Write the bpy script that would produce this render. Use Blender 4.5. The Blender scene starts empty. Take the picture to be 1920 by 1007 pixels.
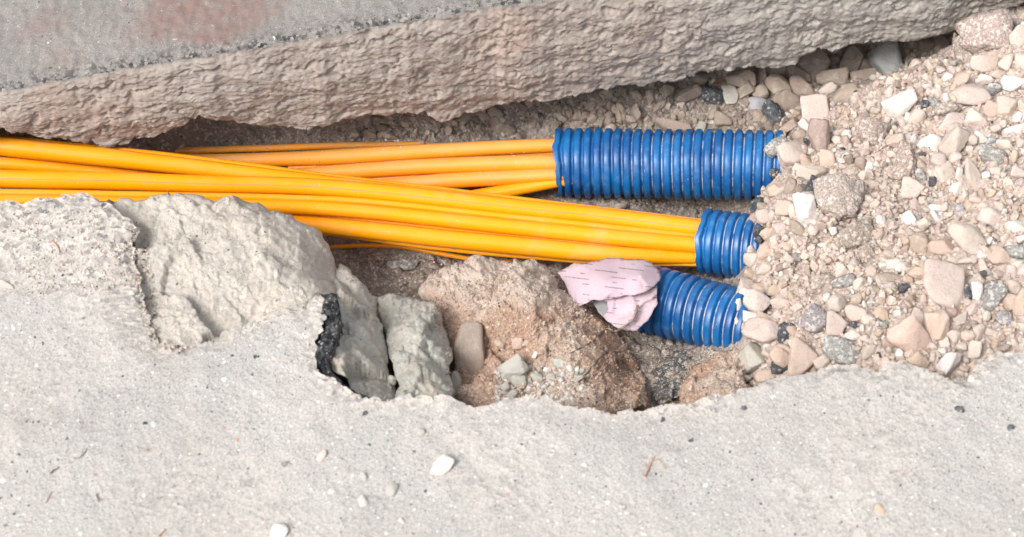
import bpy, math, random
import numpy as np
from mathutils import Vector, Matrix
from mathutils.bvhtree import BVHTree
from mathutils.geometry import delaunay_2d_cdt

random.seed(7); rng = np.random.default_rng(11)
sc = bpy.context.scene
R = math.radians
# ------------------------------------------------------------------ camera
HFOV, PITCH, DIST = 36.0, 55.0, 2.51
TGT = np.array([0, 0, -0.22])
FPX = 960 / math.tan(R(HFOV / 2))
cp, sp = math.cos(R(PITCH)), math.sin(R(PITCH))
CAM = TGT + DIST * np.array([0, -cp, sp])
FWD = np.array([0, cp, -sp]); RGT = np.array([1., 0, 0]); UPV = np.array([0, sp, cp])
cam = bpy.data.cameras.new('camera'); camo = bpy.data.objects.new('camera', cam)
sc.collection.objects.link(camo); sc.camera = camo
camo.location = CAM; camo.rotation_euler = (R(90 - PITCH), 0, 0)
cam.sensor_width = 36; cam.lens = 18 / math.tan(R(HFOV / 2)); cam.clip_end = 200; cam.clip_start = 0.05
cam.dof.use_dof = True; cam.dof.focus_distance = 2.54; cam.dof.aperture_fstop = 4.2
# ------------------------------------------------------------------ world, sun, exposure
w = bpy.data.worlds.new('World'); sc.world = w; w.use_nodes = True
wn = w.node_tree.nodes; wl = w.node_tree.links; wn.clear()
sky = wn.new('ShaderNodeTexSky'); sky.sky_type = 'NISHITA'; sky.sun_disc = False
SUN_EL, SUN_AZ = 52, 230        # azimuth: 0 = +Y, clockwise
sky.sun_elevation = R(SUN_EL); sky.sun_rotation = R(SUN_AZ); sky.dust_density = 4
hs = wn.new('ShaderNodeHueSaturation'); hs.inputs['Saturation'].default_value = 0.22
bg = wn.new('ShaderNodeBackground'); bg.inputs['Strength'].default_value = 0.125
wo = wn.new('ShaderNodeOutputWorld')
wl.new(sky.outputs[0], hs.inputs['Color']); wl.new(hs.outputs[0], bg.inputs[0]); wl.new(bg.outputs[0], wo.inputs[0])
sl = bpy.data.lights.new('sun', 'SUN'); sl.energy = 1.5; sl.angle = R(19); sl.color = (1, .97, .93)
so = bpy.data.objects.new('sun', sl); sc.collection.objects.link(so)
sd = Vector((math.sin(R(SUN_AZ)) * math.cos(R(SUN_EL)), math.cos(R(SUN_AZ)) * math.cos(R(SUN_EL)), math.sin(R(SUN_EL))))
so.rotation_euler = sd.to_track_quat('Z', 'Y').to_euler()
sc.view_settings.view_transform = 'Standard'; sc.view_settings.look = 'None'
sc.view_settings.gamma = 1; sc.view_settings.exposure = 0.82
sc.cycles.max_bounces = 5; sc.cycles.diffuse_bounces = 4

# ------------------------------------------------------------------ geometry helpers
def ray(px, py):
    px = np.asarray(px, float); py = np.asarray(py, float)
    return FWD + ((px - 960) / FPX)[..., None] * RGT + (-(py - 503.5) / FPX)[..., None] * UPV
def at(px, py, z):                      # the world point seen at a photograph pixel, at height z
    d = ray(px, py); t = (np.asarray(z, float) - CAM[2]) / d[..., 2]
    return CAM + t[..., None] * d
def at_y(px, py, y):
    d = ray(px, py); t = (np.asarray(y, float) - CAM[1]) / d[..., 1]
    return CAM + t[..., None] * d
def proj(P):
    v = np.asarray(P) - CAM; f = v @ FWD
    return 960 + FPX * (v @ RGT) / f, 503.5 - FPX * (v @ UPV) / f, f
_perm = np.random.default_rng(5).permutation(512); _perm = np.concatenate([_perm, _perm, _perm])
_g = np.random.default_rng(6).normal(size=(512, 3)); _g /= np.linalg.norm(_g, axis=1)[:, None]
def perlin(p):
    i = np.floor(p).astype(int); f = p - i; u = f * f * f * (f * (f * 6 - 15) + 10); i &= 511
    def gr(dx, dy, dz):
        h = _perm[_perm[_perm[i[:, 0] + dx] + i[:, 1] + dy] + i[:, 2] + dz]
        return (_g[h] * (f - np.array([dx, dy, dz]))).sum(1)
    def lp(a, b, t): return a + (b - a) * t
    return lp(lp(lp(gr(0,0,0), gr(1,0,0), u[:,0]), lp(gr(0,1,0), gr(1,1,0), u[:,0]), u[:,1]),
              lp(lp(gr(0,0,1), gr(1,0,1), u[:,0]), lp(gr(0,1,1), gr(1,1,1), u[:,0]), u[:,1]), u[:,2])
def fbm(p, sc_, oct=4, off=0., ridged=False, gain=.5):
    p = np.asarray(p, float) * sc_ + off + 50; a = 1.; s = np.zeros(len(p))
    for k in range(oct):
        n = perlin(p)
        if ridged: n = .35 - np.abs(n)
        s += a * n; a *= gain; p = p * 2.03 + 7.1
    return s
def cells(p, sc_, seed=0):              # 2-D/3-D worley: distance to first and second site, id
    p = np.asarray(p, float) * sc_; i = np.floor(p).astype(int)
    d1 = np.full(len(p), 9.); d2 = np.full(len(p), 9.); idm = np.zeros(len(p))
    for dx in (-1, 0, 1):
        for dy in (-1, 0, 1):
            for dz in (-1, 0, 1):
                j = i + np.array([dx, dy, dz]); h = _perm[_perm[_perm[(j[:, 0] + seed) & 511] + (j[:, 1] & 511)] + (j[:, 2] & 511)]
                c = j + .5 + .45 * _g[h]; d = np.linalg.norm(p - c, axis=1)
                n = d < d1; d2 = np.where(n, d1, np.minimum(d2, d)); idm = np.where(n, h / 512., idm); d1 = np.where(n, d, d1)
    return d1, d2, idm
def facets(p, sc_, tilt, seed=0, warp=.012):   # broken planes: every cell is tilted its own way
    p = np.asarray(p, float); p = p + warp * np.stack([fbm(p, 25, 3, 1.), fbm(p, 25, 3, 5.), fbm(p, 25, 3, 8.)], 1); q = p * sc_; i = np.floor(q).astype(int)
    best = np.full(len(q), 9.); val = np.zeros(len(q))
    for dx in (-1, 0, 1):
        for dy in (-1, 0, 1):
            j = i + np.array([dx, dy, 0]); j[:, 2] = 0; h = _perm[_perm[(j[:, 0] + seed * 17) & 511] + (j[:, 1] & 511)]
            c = j[:, :2] + .5 + .48 * _g[h][:, :2]; dd = q[:, :2] - c; d = np.linalg.norm(dd, axis=1); n = d < best
            val = np.where(n, (dd * _g[(h + 7) & 511][:, :2]).sum(1) + .35 * _g[h][:, 2], val); best = np.where(n, d, best)
    return val * tilt / sc_
class TPS:                              # thin-plate surface through control points
    def __init__(s, P, z, lam=1e-4):
        s.P = np.asarray(P, float); n = len(s.P); d = np.linalg.norm(s.P[:, None] - s.P[None], axis=2)
        K = s.k(d) + lam * np.eye(n); Q = np.hstack([np.ones((n, 1)), s.P]); A = np.zeros((n + 3, n + 3))
        A[:n, :n] = K; A[:n, n:] = Q; A[n:, :n] = Q.T
        s.w = np.linalg.solve(A, np.concatenate([z, [0, 0, 0]]))
    @staticmethod
    def k(d): return np.where(d > 1e-9, d * d * np.log(np.maximum(d, 1e-9)), 0)
    def __call__(s, X):
        X = np.asarray(X, float); out = np.zeros(len(X))
        for a in range(0, len(X), 20000):
            x = X[a:a + 20000]; d = np.linalg.norm(x[:, None] - s.P[None], axis=2)
            out[a:a + 20000] = s.k(d) @ s.w[:-3] + s.w[-3] + x @ s.w[-2:]
        return out
def smooth(a, b, x): t = np.clip((x - a) / (b - a), 0, 1); return t * t * (3 - 2 * t)
def seg_dist(P, poly, closed=False):
    P = np.asarray(P, float); poly = np.asarray(poly, float); d = np.full(len(P), 1e9)
    n = len(poly)
    for i in range(n if closed else n - 1):
        a = poly[i]; b = poly[(i + 1) % n]; ab = b - a
        t = np.clip(((P - a) @ ab) / max(ab @ ab, 1e-12), 0, 1)
        d = np.minimum(d, np.linalg.norm(P - a - t[:, None] * ab, axis=1))
    return d
def inside(P, poly):
    P = np.asarray(P, float); poly = np.asarray(poly, float); c = np.zeros(len(P), bool); n = len(poly)
    for i in range(n):
        x1, y1 = poly[i]; x2, y2 = poly[(i + 1) % n]
        if y1 == y2: continue
        c ^= ((y1 > P[:, 1]) != (y2 > P[:, 1])) & (P[:, 0] < (x2 - x1) * (P[:, 1] - y1) / (y2 - y1) + x1)
    return c
def densify(poly, step, jit, closed=False, seed=0):
    r = np.random.default_rng(seed); poly = np.asarray(poly, float); out = []; n = len(poly)
    for i in range(n if closed else n - 1):
        a = poly[i]; b = poly[(i + 1) % n]; L = np.linalg.norm(b - a); k = max(1, int(L / step))
        nn = np.array([-(b - a)[1], (b - a)[0]]) / max(L, 1e-9)
        for j in range(k):
            out.append(a + (b - a) * j / k)
    if not closed: out.append(poly[-1])
    out = np.array(out)
    if jit:
        q = np.hstack([out, np.full((len(out), 1), seed * 3.3)])
        sx = fbm(q, 1 / (step * 6), 3, 3.); sy = fbm(q, 1 / (step * 6), 3, 31.)
        m = np.ones(len(out))
        if not closed: m[0] = m[-1] = 0
        out = out + jit * np.stack([sx * m, sy * m], 1)
    return out
def mesh(name, V, F, smooth_=True, parent=None, mat=None, attrs=None, uv=None):
    me = bpy.data.meshes.new(name); V = np.asarray(V, np.float32)
    F = [tuple(f) for f in F] if not isinstance(F, np.ndarray) else F
    if isinstance(F, np.ndarray):
        k = F.shape[1]; me.vertices.add(len(V)); me.vertices.foreach_set('co', V.ravel())
        me.loops.add(F.size); me.loops.foreach_set('vertex_index', F.astype(np.int32).ravel())
        me.polygons.add(len(F)); me.polygons.foreach_set('loop_start', np.arange(0, F.size, k, dtype=np.int32))
        me.polygons.foreach_set('loop_total', np.full(len(F), k, np.int32)); me.update(calc_edges=True); me.validate()
    else:
        me.from_pydata(V.tolist(), [], F)
    me.polygons.foreach_set('use_smooth', np.full(len(me.polygons), smooth_))
    for k_, v in (attrs or {}).items():
        v = np.asarray(v, np.float32)
        if v.ndim == 1:
            a = me.attributes.new(k_, 'FLOAT', 'POINT'); a.data.foreach_set('value', v)
        else:
            a = me.attributes.new(k_, 'FLOAT_COLOR', 'POINT')
            a.data.foreach_set('color', np.hstack([v, np.ones((len(v), 1), np.float32)]).ravel())
    if uv is not None:
        l = me.uv_layers.new(name='UVMap'); vi = np.zeros(len(me.loops), np.int32); me.loops.foreach_get('vertex_index', vi)
        l.data.foreach_set('uv', np.asarray(uv, np.float32)[vi].ravel())
    if mat: me.materials.append(mat)
    o = bpy.data.objects.new(name, me); sc.collection.objects.link(o)
    if parent: o.parent = parent
    return o
def tag(o, label=None, cat=None, group=None, kind=None):
    for k, v in (('label', label), ('category', cat), ('group', group), ('kind', kind)):
        if v: o[k] = v
    return o
def gridF(nr, nc):
    i = np.arange((nr - 1) * (nc - 1)); r_ = i // (nc - 1); c = i % (nc - 1); a = r_ * nc + c
    return np.stack([a, a + 1, a + nc + 1, a + nc], 1)
def ico(sub):
    import bmesh
    bm = bmesh.new(); bmesh.ops.create_icosphere(bm, subdivisions=sub, radius=1)
    V = np.array([v.co[:] for v in bm.verts]); bm.verts.index_update(); F = np.array([[v.index for v in f.verts] for f in bm.faces]); bm.free()
    return V, F

# ------------------------------------------------------------------ material helpers
class M:
    def __init__(s, name):
        s.m = bpy.data.materials.new(name); s.m.use_nodes = True; s.t = s.m.node_tree; s.n = s.t.nodes; s.l = s.t.links
        s.b = s.n['Principled BSDF']; s.b.inputs['Specular IOR Level'].default_value = .25; s.tc = None
    def new(s, t, **k):
        n = s.n.new(t)
        for a, v in k.items(): setattr(n, a, v)
        return n
    def set(s, inp, v):
        if hasattr(v, 'is_linked') or isinstance(v, bpy.types.NodeSocket): s.l.new(v, inp)
        elif isinstance(v, tuple) and len(v) == 3 and inp.type == 'RGBA': inp.default_value = (*v, 1)
        else: inp.default_value = v
    def coord(s, kind='Object'):
        if s.tc is None: s.tc = s.new('ShaderNodeTexCoord')
        if kind == 'World':
            return s.new('ShaderNodeNewGeometry').outputs['Position']
        return s.tc.outputs[kind]
    def mapping(s, v, scale=(1, 1, 1), rot=(0, 0, 0), loc=(0, 0, 0)):
        n = s.new('ShaderNodeMapping'); s.set(n.inputs[0], v); n.inputs['Scale'].default_value = scale
        n.inputs['Rotation'].default_value = rot; n.inputs['Location'].default_value = loc; return n.outputs[0]
    def noise(s, v, scale, detail=4, rough=.55, dist=0):
        n = s.new('ShaderNodeTexNoise'); s.set(n.inputs['Vector'], v); n.inputs['Scale'].default_value = scale
        n.inputs['Detail'].default_value = detail; n.inputs['Roughness'].default_value = rough; n.inputs['Distortion'].default_value = dist
        return n.outputs['Fac']
    def voro(s, v, scale, feature='F1', rand=1):
        n = s.new('ShaderNodeTexVoronoi', feature=feature); s.set(n.inputs['Vector'], v); n.inputs['Scale'].default_value = scale
        n.inputs['Randomness'].default_value = rand; return n
    def ramp(s, v, pts):
        n = s.new('ShaderNodeValToRGB'); s.set(n.inputs[0], v); e = n.color_ramp.elements
        while len(e) < len(pts): e.new(.5)
        for k, (p, c) in enumerate(pts):
            e[k].position = p; e[k].color = (*c, 1) if isinstance(c, tuple) else (c, c, c, 1)
        return n.outputs[0]
    def mr(s, v, a, b, c=0., d=1.):
        n = s.new('ShaderNodeMapRange', interpolation_type='SMOOTHSTEP'); s.set(n.inputs[0], v)
        for k, x in zip((1, 2, 3, 4), (a, b, c, d)): n.inputs[k].default_value = x
        return n.outputs[0]
    def math(s, op, a, b=0.):
        n = s.new('ShaderNodeMath', operation=op); s.set(n.inputs[0], a); s.set(n.inputs[1], b); return n.outputs[0]
    def mix(s, f, a, b, mode='MIX'):
        n = s.new('ShaderNodeMix', data_type='RGBA', blend_type=mode); s.set(n.inputs[0], f); s.set(n.inputs[6], a); s.set(n.inputs[7], b)
        return n.outputs[2]
    def sep(s, c, k):
        n = s.new('ShaderNodeSeparateColor'); s.set(n.inputs[0], c); return n.outputs[k]
    def attr(s, name, out='Fac'):
        n = s.new('ShaderNodeAttribute', attribute_name=name); return n.outputs[out]
    def bump(s, h, strength, dist, prev=None):
        n = s.new('ShaderNodeBump'); n.inputs['Strength'].default_value = strength; n.inputs['Distance'].default_value = dist
        s.set(n.inputs['Height'], h)
        if prev is not None: s.set(n.inputs['Normal'], prev)
        return n.outputs[0]
    def fin(s, col, rough=.9, nrm=None):
        s.set(s.b.inputs['Base Color'], col); s.set(s.b.inputs['Roughness'], rough)
        if nrm is not None: s.set(s.b.inputs['Normal'], nrm)
        return s.m
def speck(m, v, scale, col, base, prob, size=(.12, .3)):
    """sparse flecks of colour: cells whose random value falls below prob"""
    dn = m.new('ShaderNodeTexNoise'); m.set(dn.inputs['Vector'], v); dn.inputs['Scale'].default_value = scale * 2.2; dn.inputs['Detail'].default_value = 2
    sv = m.new('ShaderNodeVectorMath', operation='SCALE'); m.set(sv.inputs[0], dn.outputs['Color']); sv.inputs['Scale'].default_value = .55 / scale
    av = m.new('ShaderNodeVectorMath', operation='ADD'); m.set(av.inputs[0], v); m.set(av.inputs[1], sv.outputs[0])
    vo = m.voro(av.outputs[0], scale); r_ = m.sep(vo.outputs['Color'], 0)
    on = m.math('LESS_THAN', r_, prob); rr = m.math('MULTIPLY_ADD', m.sep(vo.outputs['Color'], 1), size[1] - size[0])
    m.n[-1].inputs[2].default_value = size[0]
    fac = m.math('MULTIPLY', on, m.math('LESS_THAN', vo.outputs['Distance'], rr))
    return m.mix(fac, base, col), fac
def concrete(name, a, b, warm, grit=1., dark=1., spk=True):
    m = M(name); P = m.coord('World')
    wob = m.noise(P, 180, 2); Pd = m.new('ShaderNodeVectorMath', operation='ADD'); m.set(Pd.inputs[0], P)
    wv = m.new('ShaderNodeTexNoise'); m.set(wv.inputs['Vector'], P); wv.inputs['Scale'].default_value = 300
    sc2 = m.new('ShaderNodeVectorMath', operation='SCALE'); m.set(sc2.inputs[0], wv.outputs['Color']); sc2.inputs['Scale'].default_value = .004
    m.set(Pd.inputs[1], sc2.outputs[0]); Q = Pd.outputs[0]
    c = m.mix(m.mr(m.noise(P, 6, 5), .35, .65), a, b)
    c = m.mix(m.mr(m.noise(P, 3.1, 4, .6), .5, .72, 0, .6), c, warm)
    fine = m.noise(P, 420, 3, .7); c = m.mix(m.mr(fine, .3, .7, 0, .85 * grit), c, (a[0] * .5, a[1] * .48, a[2] * .46))
    c = m.mix(m.mr(m.noise(P, 900, 2), .55, .75, 0, .5), c, (.62, .6, .56))
    h = fine
    if spk:
        c, f1 = speck(m, Q, 330, (.72, .7, .66), c, .08 * grit, (.12, .32))
        c, f2 = speck(m, m.mapping(Q, loc=(3, 1, 2)), 260, (.30, .25, .22), c, .09 * dark, (.12, .34))
        c, f3 = speck(m, m.mapping(Q, loc=(1, 5, 2)), 120, (.07, .075, .085), c, .055 * dark, (.08, .28))
        c, f6 = speck(m, m.mapping(Q, loc=(6, 6, 1)), 210, (.13, .13, .135), c, .05 * dark, (.08, .28))
        c = m.mix(m.mr(m.noise(m.mapping(Q, loc=(4, 1, 8)), 230, 3, .8), .62, .69, 0, .55), c, (.2, .195, .19))
        c, f4 = speck(m, m.mapping(Q, loc=(7, 2, 9)), 95, (.42, .22, .15), c, .012, (.1, .26))
        c, f5 = speck(m, m.mapping(Q, loc=(2, 8, 9)), 70, (.66, .62, .56), c, .05, (.1, .28))
        h = m.math('ADD', fine, m.math('MULTIPLY', f1, .4)); h = m.math('SUBTRACT', h, m.math('MULTIPLY', f3, .5))
    return m, P, c, h
def mat_pavement():
    m, P, c, h = concrete('pavement_concrete', (.54, .52, .495), (.475, .458, .438), (.54, .495, .45))
    ex = m.attr('expose')
    c = m.mix(m.mr(m.noise(P, 130, 5, .75), .58, .7, 0, .35), c, (.33, .32, .31)); c, _q = speck(m, m.mapping(P, loc=(8, 8, 3)), 105, (.10, .10, .105), c, .11, (.05, .2)); c, _q = speck(m, m.mapping(P, loc=(3, 8, 5)), 190, (.2, .19, .185), c, .16, (.08, .3)); c, _q = speck(m, m.mapping(P, loc=(9, 1, 5)), 170, (.74, .72, .69), c, .10, (.08, .3)); vo = m.voro(P, 150); cc = m.ramp(m.sep(vo.outputs['Color'], 0), [(0, (.10, .10, .11)), (.14, (.3, .26, .23)), (.4, (.46, .42, .38)), (.7, (.6, .52, .45)), (1, (.7, .66, .6))])
    c = m.mix(m.math('MULTIPLY', ex, .55), c, cc)
    st = m.attr('stain'); c = m.mix(m.math('MULTIPLY', st, m.mr(m.noise(m.mapping(P, (1, 4, 1)), 60, 4), .35, .6)), c, (.2, .18, .15))
    n = m.bump(h, .6, .0016); n = m.bump(vo.outputs['Distance'], .5, .002, n); n = m.bump(m.noise(P, 45, 5), .5, .006, n)
    return m.fin(c, .92, n)
def mat_slab():
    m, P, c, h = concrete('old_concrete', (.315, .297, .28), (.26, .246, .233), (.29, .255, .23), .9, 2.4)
    red = m.attr('red'); c = m.mix(m.math('MULTIPLY', red, m.mr(m.noise(P, 40, 5, .7), .3, .6, .25, .8)), c, (.235, .15, .13))
    grit = m.attr('edge'); vo = m.voro(P, 210)
    cc = m.ramp(m.sep(vo.outputs['Color'], 1), [(0, (.03, .035, .04)), (.5, (.10, .095, .09)), (1, (.34, .31, .28))])
    c = m.mix(m.math('MULTIPLY', grit, m.mr(m.noise(P, 60, 4, .7), .42, .56, 0, .9)), c, cc)
    f = m.attr('face'); Ps = m.mapping(P, (1, 2.2, 3.2), (0, R(8), 0))
    fc = m.mix(m.mr(m.noise(Ps, 9, 5, .6), .35, .65), (.405, .35, .31), (.33, .28, .248))
    fc = m.mix(m.mr(m.noise(P, 5, 4, .6), .48, .66, 0, .6), fc, (.40, .29, .235))
    sx = m.new('ShaderNodeSeparateXYZ'); m.set(sx.inputs[0], P)
    fc = m.mix(m.mr(sx.outputs[0], .0, .55, 0, .75), fc, m.mix(m.mr(m.noise(Ps, 30, 4), .35, .65), (.44, .42, .385), (.35, .335, .305)))
    fc = m.mix(m.mr(m.noise(Ps, 130, 4, .7), .42, .62, .0, .35), fc, (.24, .2, .175))
    fc = m.mix(m.mr(m.noise(Ps, 300, 3, .7), .56, .7, .0, .55), fc, (.58, .53, .48))
    c = m.mix(f, c, fc)
    n = m.bump(h, .5, .0015); n = m.bump(m.noise(Ps, 60, 6, .7), .5, .004, n)
    return m.fin(c, .93, n)
def mat_block(name, a, b, w_, spk=False):
    m, P, c, h = concrete(name, a, b, w_, .7, .5, True)
    c = m.mix(m.mr(m.noise(P, 38, 5, .65), .54, .68, 0, .75), c, (.62, .58, .52))
    c = m.mix(m.mr(m.noise(m.mapping(P, (1, 1, 1), loc=(4, 4, 4)), 14, 5, .65), .5, .7, 0, .55), c, w_)
    c = m.mix(m.mr(m.noise(m.mapping(P, loc=(2, 9, 4)), 120, 5, .75), .58, .68, 0, .5), c, (.24, .22, .2)); c = m.mix(m.mr(m.noise(m.mapping(P, loc=(5, 9, 4)), 90, 5, .75), .58, .66, 0, .6), c, (.68, .65, .6))
    c, _z = speck(m, P, 75, (.50, .36, .25), c, .07, (.1, .35)); c, _z = speck(m, m.mapping(P, loc=(5, 2, 4)), 130, (.12, .12, .125), c, .06, (.06, .25))
    n = m.bump(h, .6, .0018); n = m.bump(m.noise(P, 90, 7, .78), .75, .005, n)
    return m.fin(c, .92, n)
def mat_soil(name, a, b, pale, k=.6, pb=.16):
    m = M(name); P = m.coord('World')
    c = m.mix(m.mr(m.noise(P, 16, 6, .65), .38, .62), a, b)
    c = m.mix(m.mr(m.noise(m.mapping(P, loc=(3, 3, 3)), 7, 4, .6), .45, .65, 0, k), c, pale)
    c = m.mix(m.mr(m.noise(P, 260, 4, .75), .36, .6, .6, 0), c, (a[0] * .45, a[1] * .42, a[2] * .4))
    if name == 'red_clay': c = m.mix(m.math('MULTIPLY', m.attr('dust'), m.mr(m.noise(P, 35, 5, .7), .3, .6, .45, .95)), c, (.55, .455, .39))
    vo = m.voro(P, 240); c = m.mix(m.math('LESS_THAN', m.sep(vo.outputs['Color'], 0), pb), c, m.mix(.5, pale, (.6, .52, .44)))
    if name == 'trench_soil': c = m.mix(m.math('MULTIPLY', m.attr('pale'), .92), c, m.mix(m.mr(m.noise(P, 90, 4, .7), .35, .62), (.48, .385, .335), (.60, .50, .445)))
    c, _ = speck(m, P, 170, (.07, .07, .075), c, .04, (.15, .4))
    h = m.math('ADD', m.noise(P, 120, 6, .75), m.math('MULTIPLY', vo.outputs['Distance'], -.4))
    n = m.bump(h, .8, .005)
    return m.fin(c, .95, n)
def mat_stone(use_obj=True):
    m = M('limestone' if use_obj else 'gravel_limestone')
    if use_obj:
        oi = m.new('ShaderNodeObjectInfo'); base = oi.outputs['Color']; P = m.coord('World')
    else:
        base = m.attr('tint', 'Color'); P = m.coord('World')
    c = m.mix(m.mr(m.noise(P, 60, 5, .6), .35, .68, 0, .22), base, (.50, .37, .30))
    c = m.mix(m.mr(m.noise(m.mapping(P, loc=(9, 2, 4)), 45, 5, .65), .52, .7, 0, .4), c, (.70, .63, .55))
    c = m.mix(m.mr(m.noise(m.mapping(P, (1, 1, 3), (.6, .4, 0)), 190, 3, .6), .56, .68, 0, .3), c, (.32, .25, .205))
    c = m.mix(m.mr(m.noise(P, 380, 4, .75), .34, .5, .25, 0), c, (.36, .29, .24))
    c = m.mix(m.mr(m.noise(m.mapping(P, loc=(1, 7, 3)), 520, 3, .7), .56, .7, 0, .4), c, (.78, .74, .68))
    n = m.bump(m.noise(P, 110, 7, .78), .8, .0045)
    return m.fin(c, .86, n)
def mat_clod():
    m = M('crusted_clod'); oi = m.new('ShaderNodeObjectInfo'); base = oi.outputs['Color']; P = m.coord('World')
    c = m.mix(m.mr(m.noise(P, 300, 4, .75), .4, .62), m.mix(1, base, (.62, .6, .58), 'MULTIPLY'), base)
    vo = m.voro(P, 230); c = m.mix(m.math('LESS_THAN', m.sep(vo.outputs['Color'], 0), .2), c, m.mix(.6, base, (.62, .58, .54)))
    c = m.mix(m.mr(m.noise(P, 210, 4, .75), .60, .68, 0, .8), c, (.09, .09, .095))
    n = m.bump(m.math('ADD', m.noise(P, 150, 6, .78), m.math('MULTIPLY', vo.outputs['Distance'], -.5)), .8, .004)
    return m.fin(c, .93, n)
def mat_asphalt():
    m = M('asphalt'); P = m.coord('World'); oi = m.new('ShaderNodeObjectInfo')
    vo = m.voro(P, 260); base = m.mix(m.mr(m.noise(P, 90, 4, .7), .4, .65), oi.outputs['Color'], m.mix(.5, oi.outputs['Color'], (.25, .25, .26)))
    c = m.mix(m.math('LESS_THAN', m.sep(vo.outputs['Color'], 0), .05), base, (.4, .38, .36))
    c, _ = speck(m, P, 330, (.5, .47, .44), c, .16, (.1, .35))
    n = m.bump(m.math('ADD', m.noise(P, 200, 4, .75), m.math('MULTIPLY', vo.outputs['Distance'], -.6)), .9, .004)
    return m.fin(c, .7, n)
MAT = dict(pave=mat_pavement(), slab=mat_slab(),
    block=mat_block('pale_broken_concrete', (.66, .605, .535), (.58, .53, .47), (.64, .55, .47)),
    green=mat_block('grey_green_concrete', (.58, .57, .51), (.50, .495, .44), (.60, .50, .41)),
    soil=mat_soil('trench_soil', (.32, .265, .225), (.40, .34, .295), (.43, .385, .345)),
    red=mat_soil('red_clay', (.50, .315, .22), (.58, .41, .31), (.62, .52, .44), .9, .04),
    stone=mat_stone(True), gravel=mat_stone(False), clod=mat_clod(), asphalt=mat_asphalt())

# ------------------------------------------------------------------ trench ground
ctrl = [(-200,320,-.2),(0,300,-.2),(200,300,-.23),(330,265,-.25),(400,255,-.27),(400,330,-.31),(640,250,-.30),(640,300,-.325),(640,480,-.31),(750,500,-.31),
 (650,550,-.29),(800,540,-.29),(900,235,-.325),(900,400,-.35),(1000,240,-.345),(1100,205,-.325),(1200,225,-.345),(1000,390,-.365),(1200,390,-.362),(1400,390,-.345),
 (1350,190,-.345),(1280,175,-.335),(1450,160,-.34),(1400,230,-.345),(1500,170,-.34),(1550,130,-.37),(1640,110,-.37),(1700,95,-.36),(1780,80,-.33),(1100,300,-.36),(1400,310,-.33),
 (1438,300,-.29),(1456,270,-.215),(1458,340,-.205),(1480,280,-.21),(1415,470,-.25),(1396,600,-.25),(1510,330,-.21),(1550,250,-.23),(1600,300,-.175),(1600,190,-.24),(1660,155,-.22),(1760,118,-.19),(1700,200,-.165),(1700,350,-.135),(1850,150,-.14),(1850,350,-.10),
 (1600,450,-.13),(1800,500,-.08),(1600,600,-.10),(1800,650,-.07),(1422,402,-.215),(1424,430,-.20),(1438,455,-.182),(1440,520,-.172),(1424,595,-.168),(1420,680,-.19),(1500,500,-.155),
 (1500,650,-.13),(1300,700,-.24),(1230,700,-.26),(1200,640,-.29),(1280,580,-.33),(1350,600,-.30),(1100,520,-.32),(900,600,-.28),(800,740,-.25),(1050,760,-.22),(1870,40,-.17),
 (1920,250,-.11),(2150,250,-.08),(2150,600,-.05),(600,900,-.3),(1300,950,-.3),(0,800,-.3),(1900,900,-.12),(1700,720,-.08),(-200,700,-.25)]
ctrl = np.array(ctrl, float); cpt = at(ctrl[:, 0], ctrl[:, 1], ctrl[:, 2])
# beyond the slab edge the soil climbs to meet its underside
EDGE_TOP = lambda px: 170 - 155 * px / 900.0
extra = []
for px, zz in ((-300,-.12),(0,-.13),(300,-.15),(600,-.2),(900,-.25),(1200,-.28),(1500,-.28),(1800,-.24),(2100,-.2)):
    q = at(px, EDGE_TOP(px), 0.0); extra.append((q[0], q[1] + .13, zz))
extra = np.array(extra)
BED = TPS(np.vstack([cpt[:, :2], extra[:, :2]]), np.concatenate([cpt[:, 2], extra[:, 2]]), 2e-5)
def axis(a, b, step, far, n=14):
    c = np.arange(a, b, step); g = np.geomspace(step * 1.5, far, n)
    return np.concatenate([(a - g)[::-1], c, b + g])
xs = axis(-1.02, 1.02, .0032, 3.5); ys = axis(-.62, .78, .0034, .8)
X, Y = np.meshgrid(xs, ys); P2 = np.stack([X.ravel(), Y.ravel()], 1)
Pc = P2.copy(); Pc[:, 0] = np.clip(Pc[:, 0], -1.1, 1.15); Pc[:, 1] = np.clip(Pc[:, 1], -.5, .8)
Z = BED(Pc)
qx, qy, _ = proj(np.column_stack([P2, Z]))
heap = smooth(1400, 1470, qx - .25 * (200 - qy) * (qy < 200))
P3 = np.column_stack([P2, np.zeros(len(P2))])
Z = Z + fbm(P3, 9, 5, 2.) * .022 + fbm(P3, 45, 4, 12.) * .008 * (1 + heap) + fbm(P3, 150, 3, 22.) * .0045
d1, d2, cid = cells(P3 + .01 * np.stack([fbm(P3, 30, 2), fbm(P3, 30, 2, 9.), 0 * Z], 1), 34)
Z += fbm(P3, 75, 3, 52., True) * .007 * (1 - heap)
Z += (smooth(.0, .22, d2 - d1) * .007 + (cid - .5) * .008) * smooth(-.25, .1, fbm(P3, 5, 2, 40.))
heapm = np.clip(smooth(-.31, -.22, BED(Pc)) * smooth(1340, 1440, qx), 0, 1)
bed = mesh('ground', np.column_stack([P2, Z]), gridF(len(ys), len(xs)), mat=MAT['soil'], attrs=dict(pale=heapm)); tag(bed, kind='structure')
bv = np.column_stack([P2, Z]); bf = gridF(len(ys), len(xs))
surfaces = []            # (verts, faces) used for dropping stones on
def make_bvh(V, F): return BVHTree.FromPolygons([tuple(v) for v in V], [tuple(int(i) for i in f) for f in F])
BVH_BED = make_bvh(bv, bf)
def hit(px, py, trees):
    d = Vector(ray(px, py)).normalized(); best = None
    for t in trees:
        h = t.ray_cast(Vector(CAM), d)
        if h[0] is not None and (best is None or h[3] < best[1]): best = (h[0], h[3], h[1])
    return best

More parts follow.
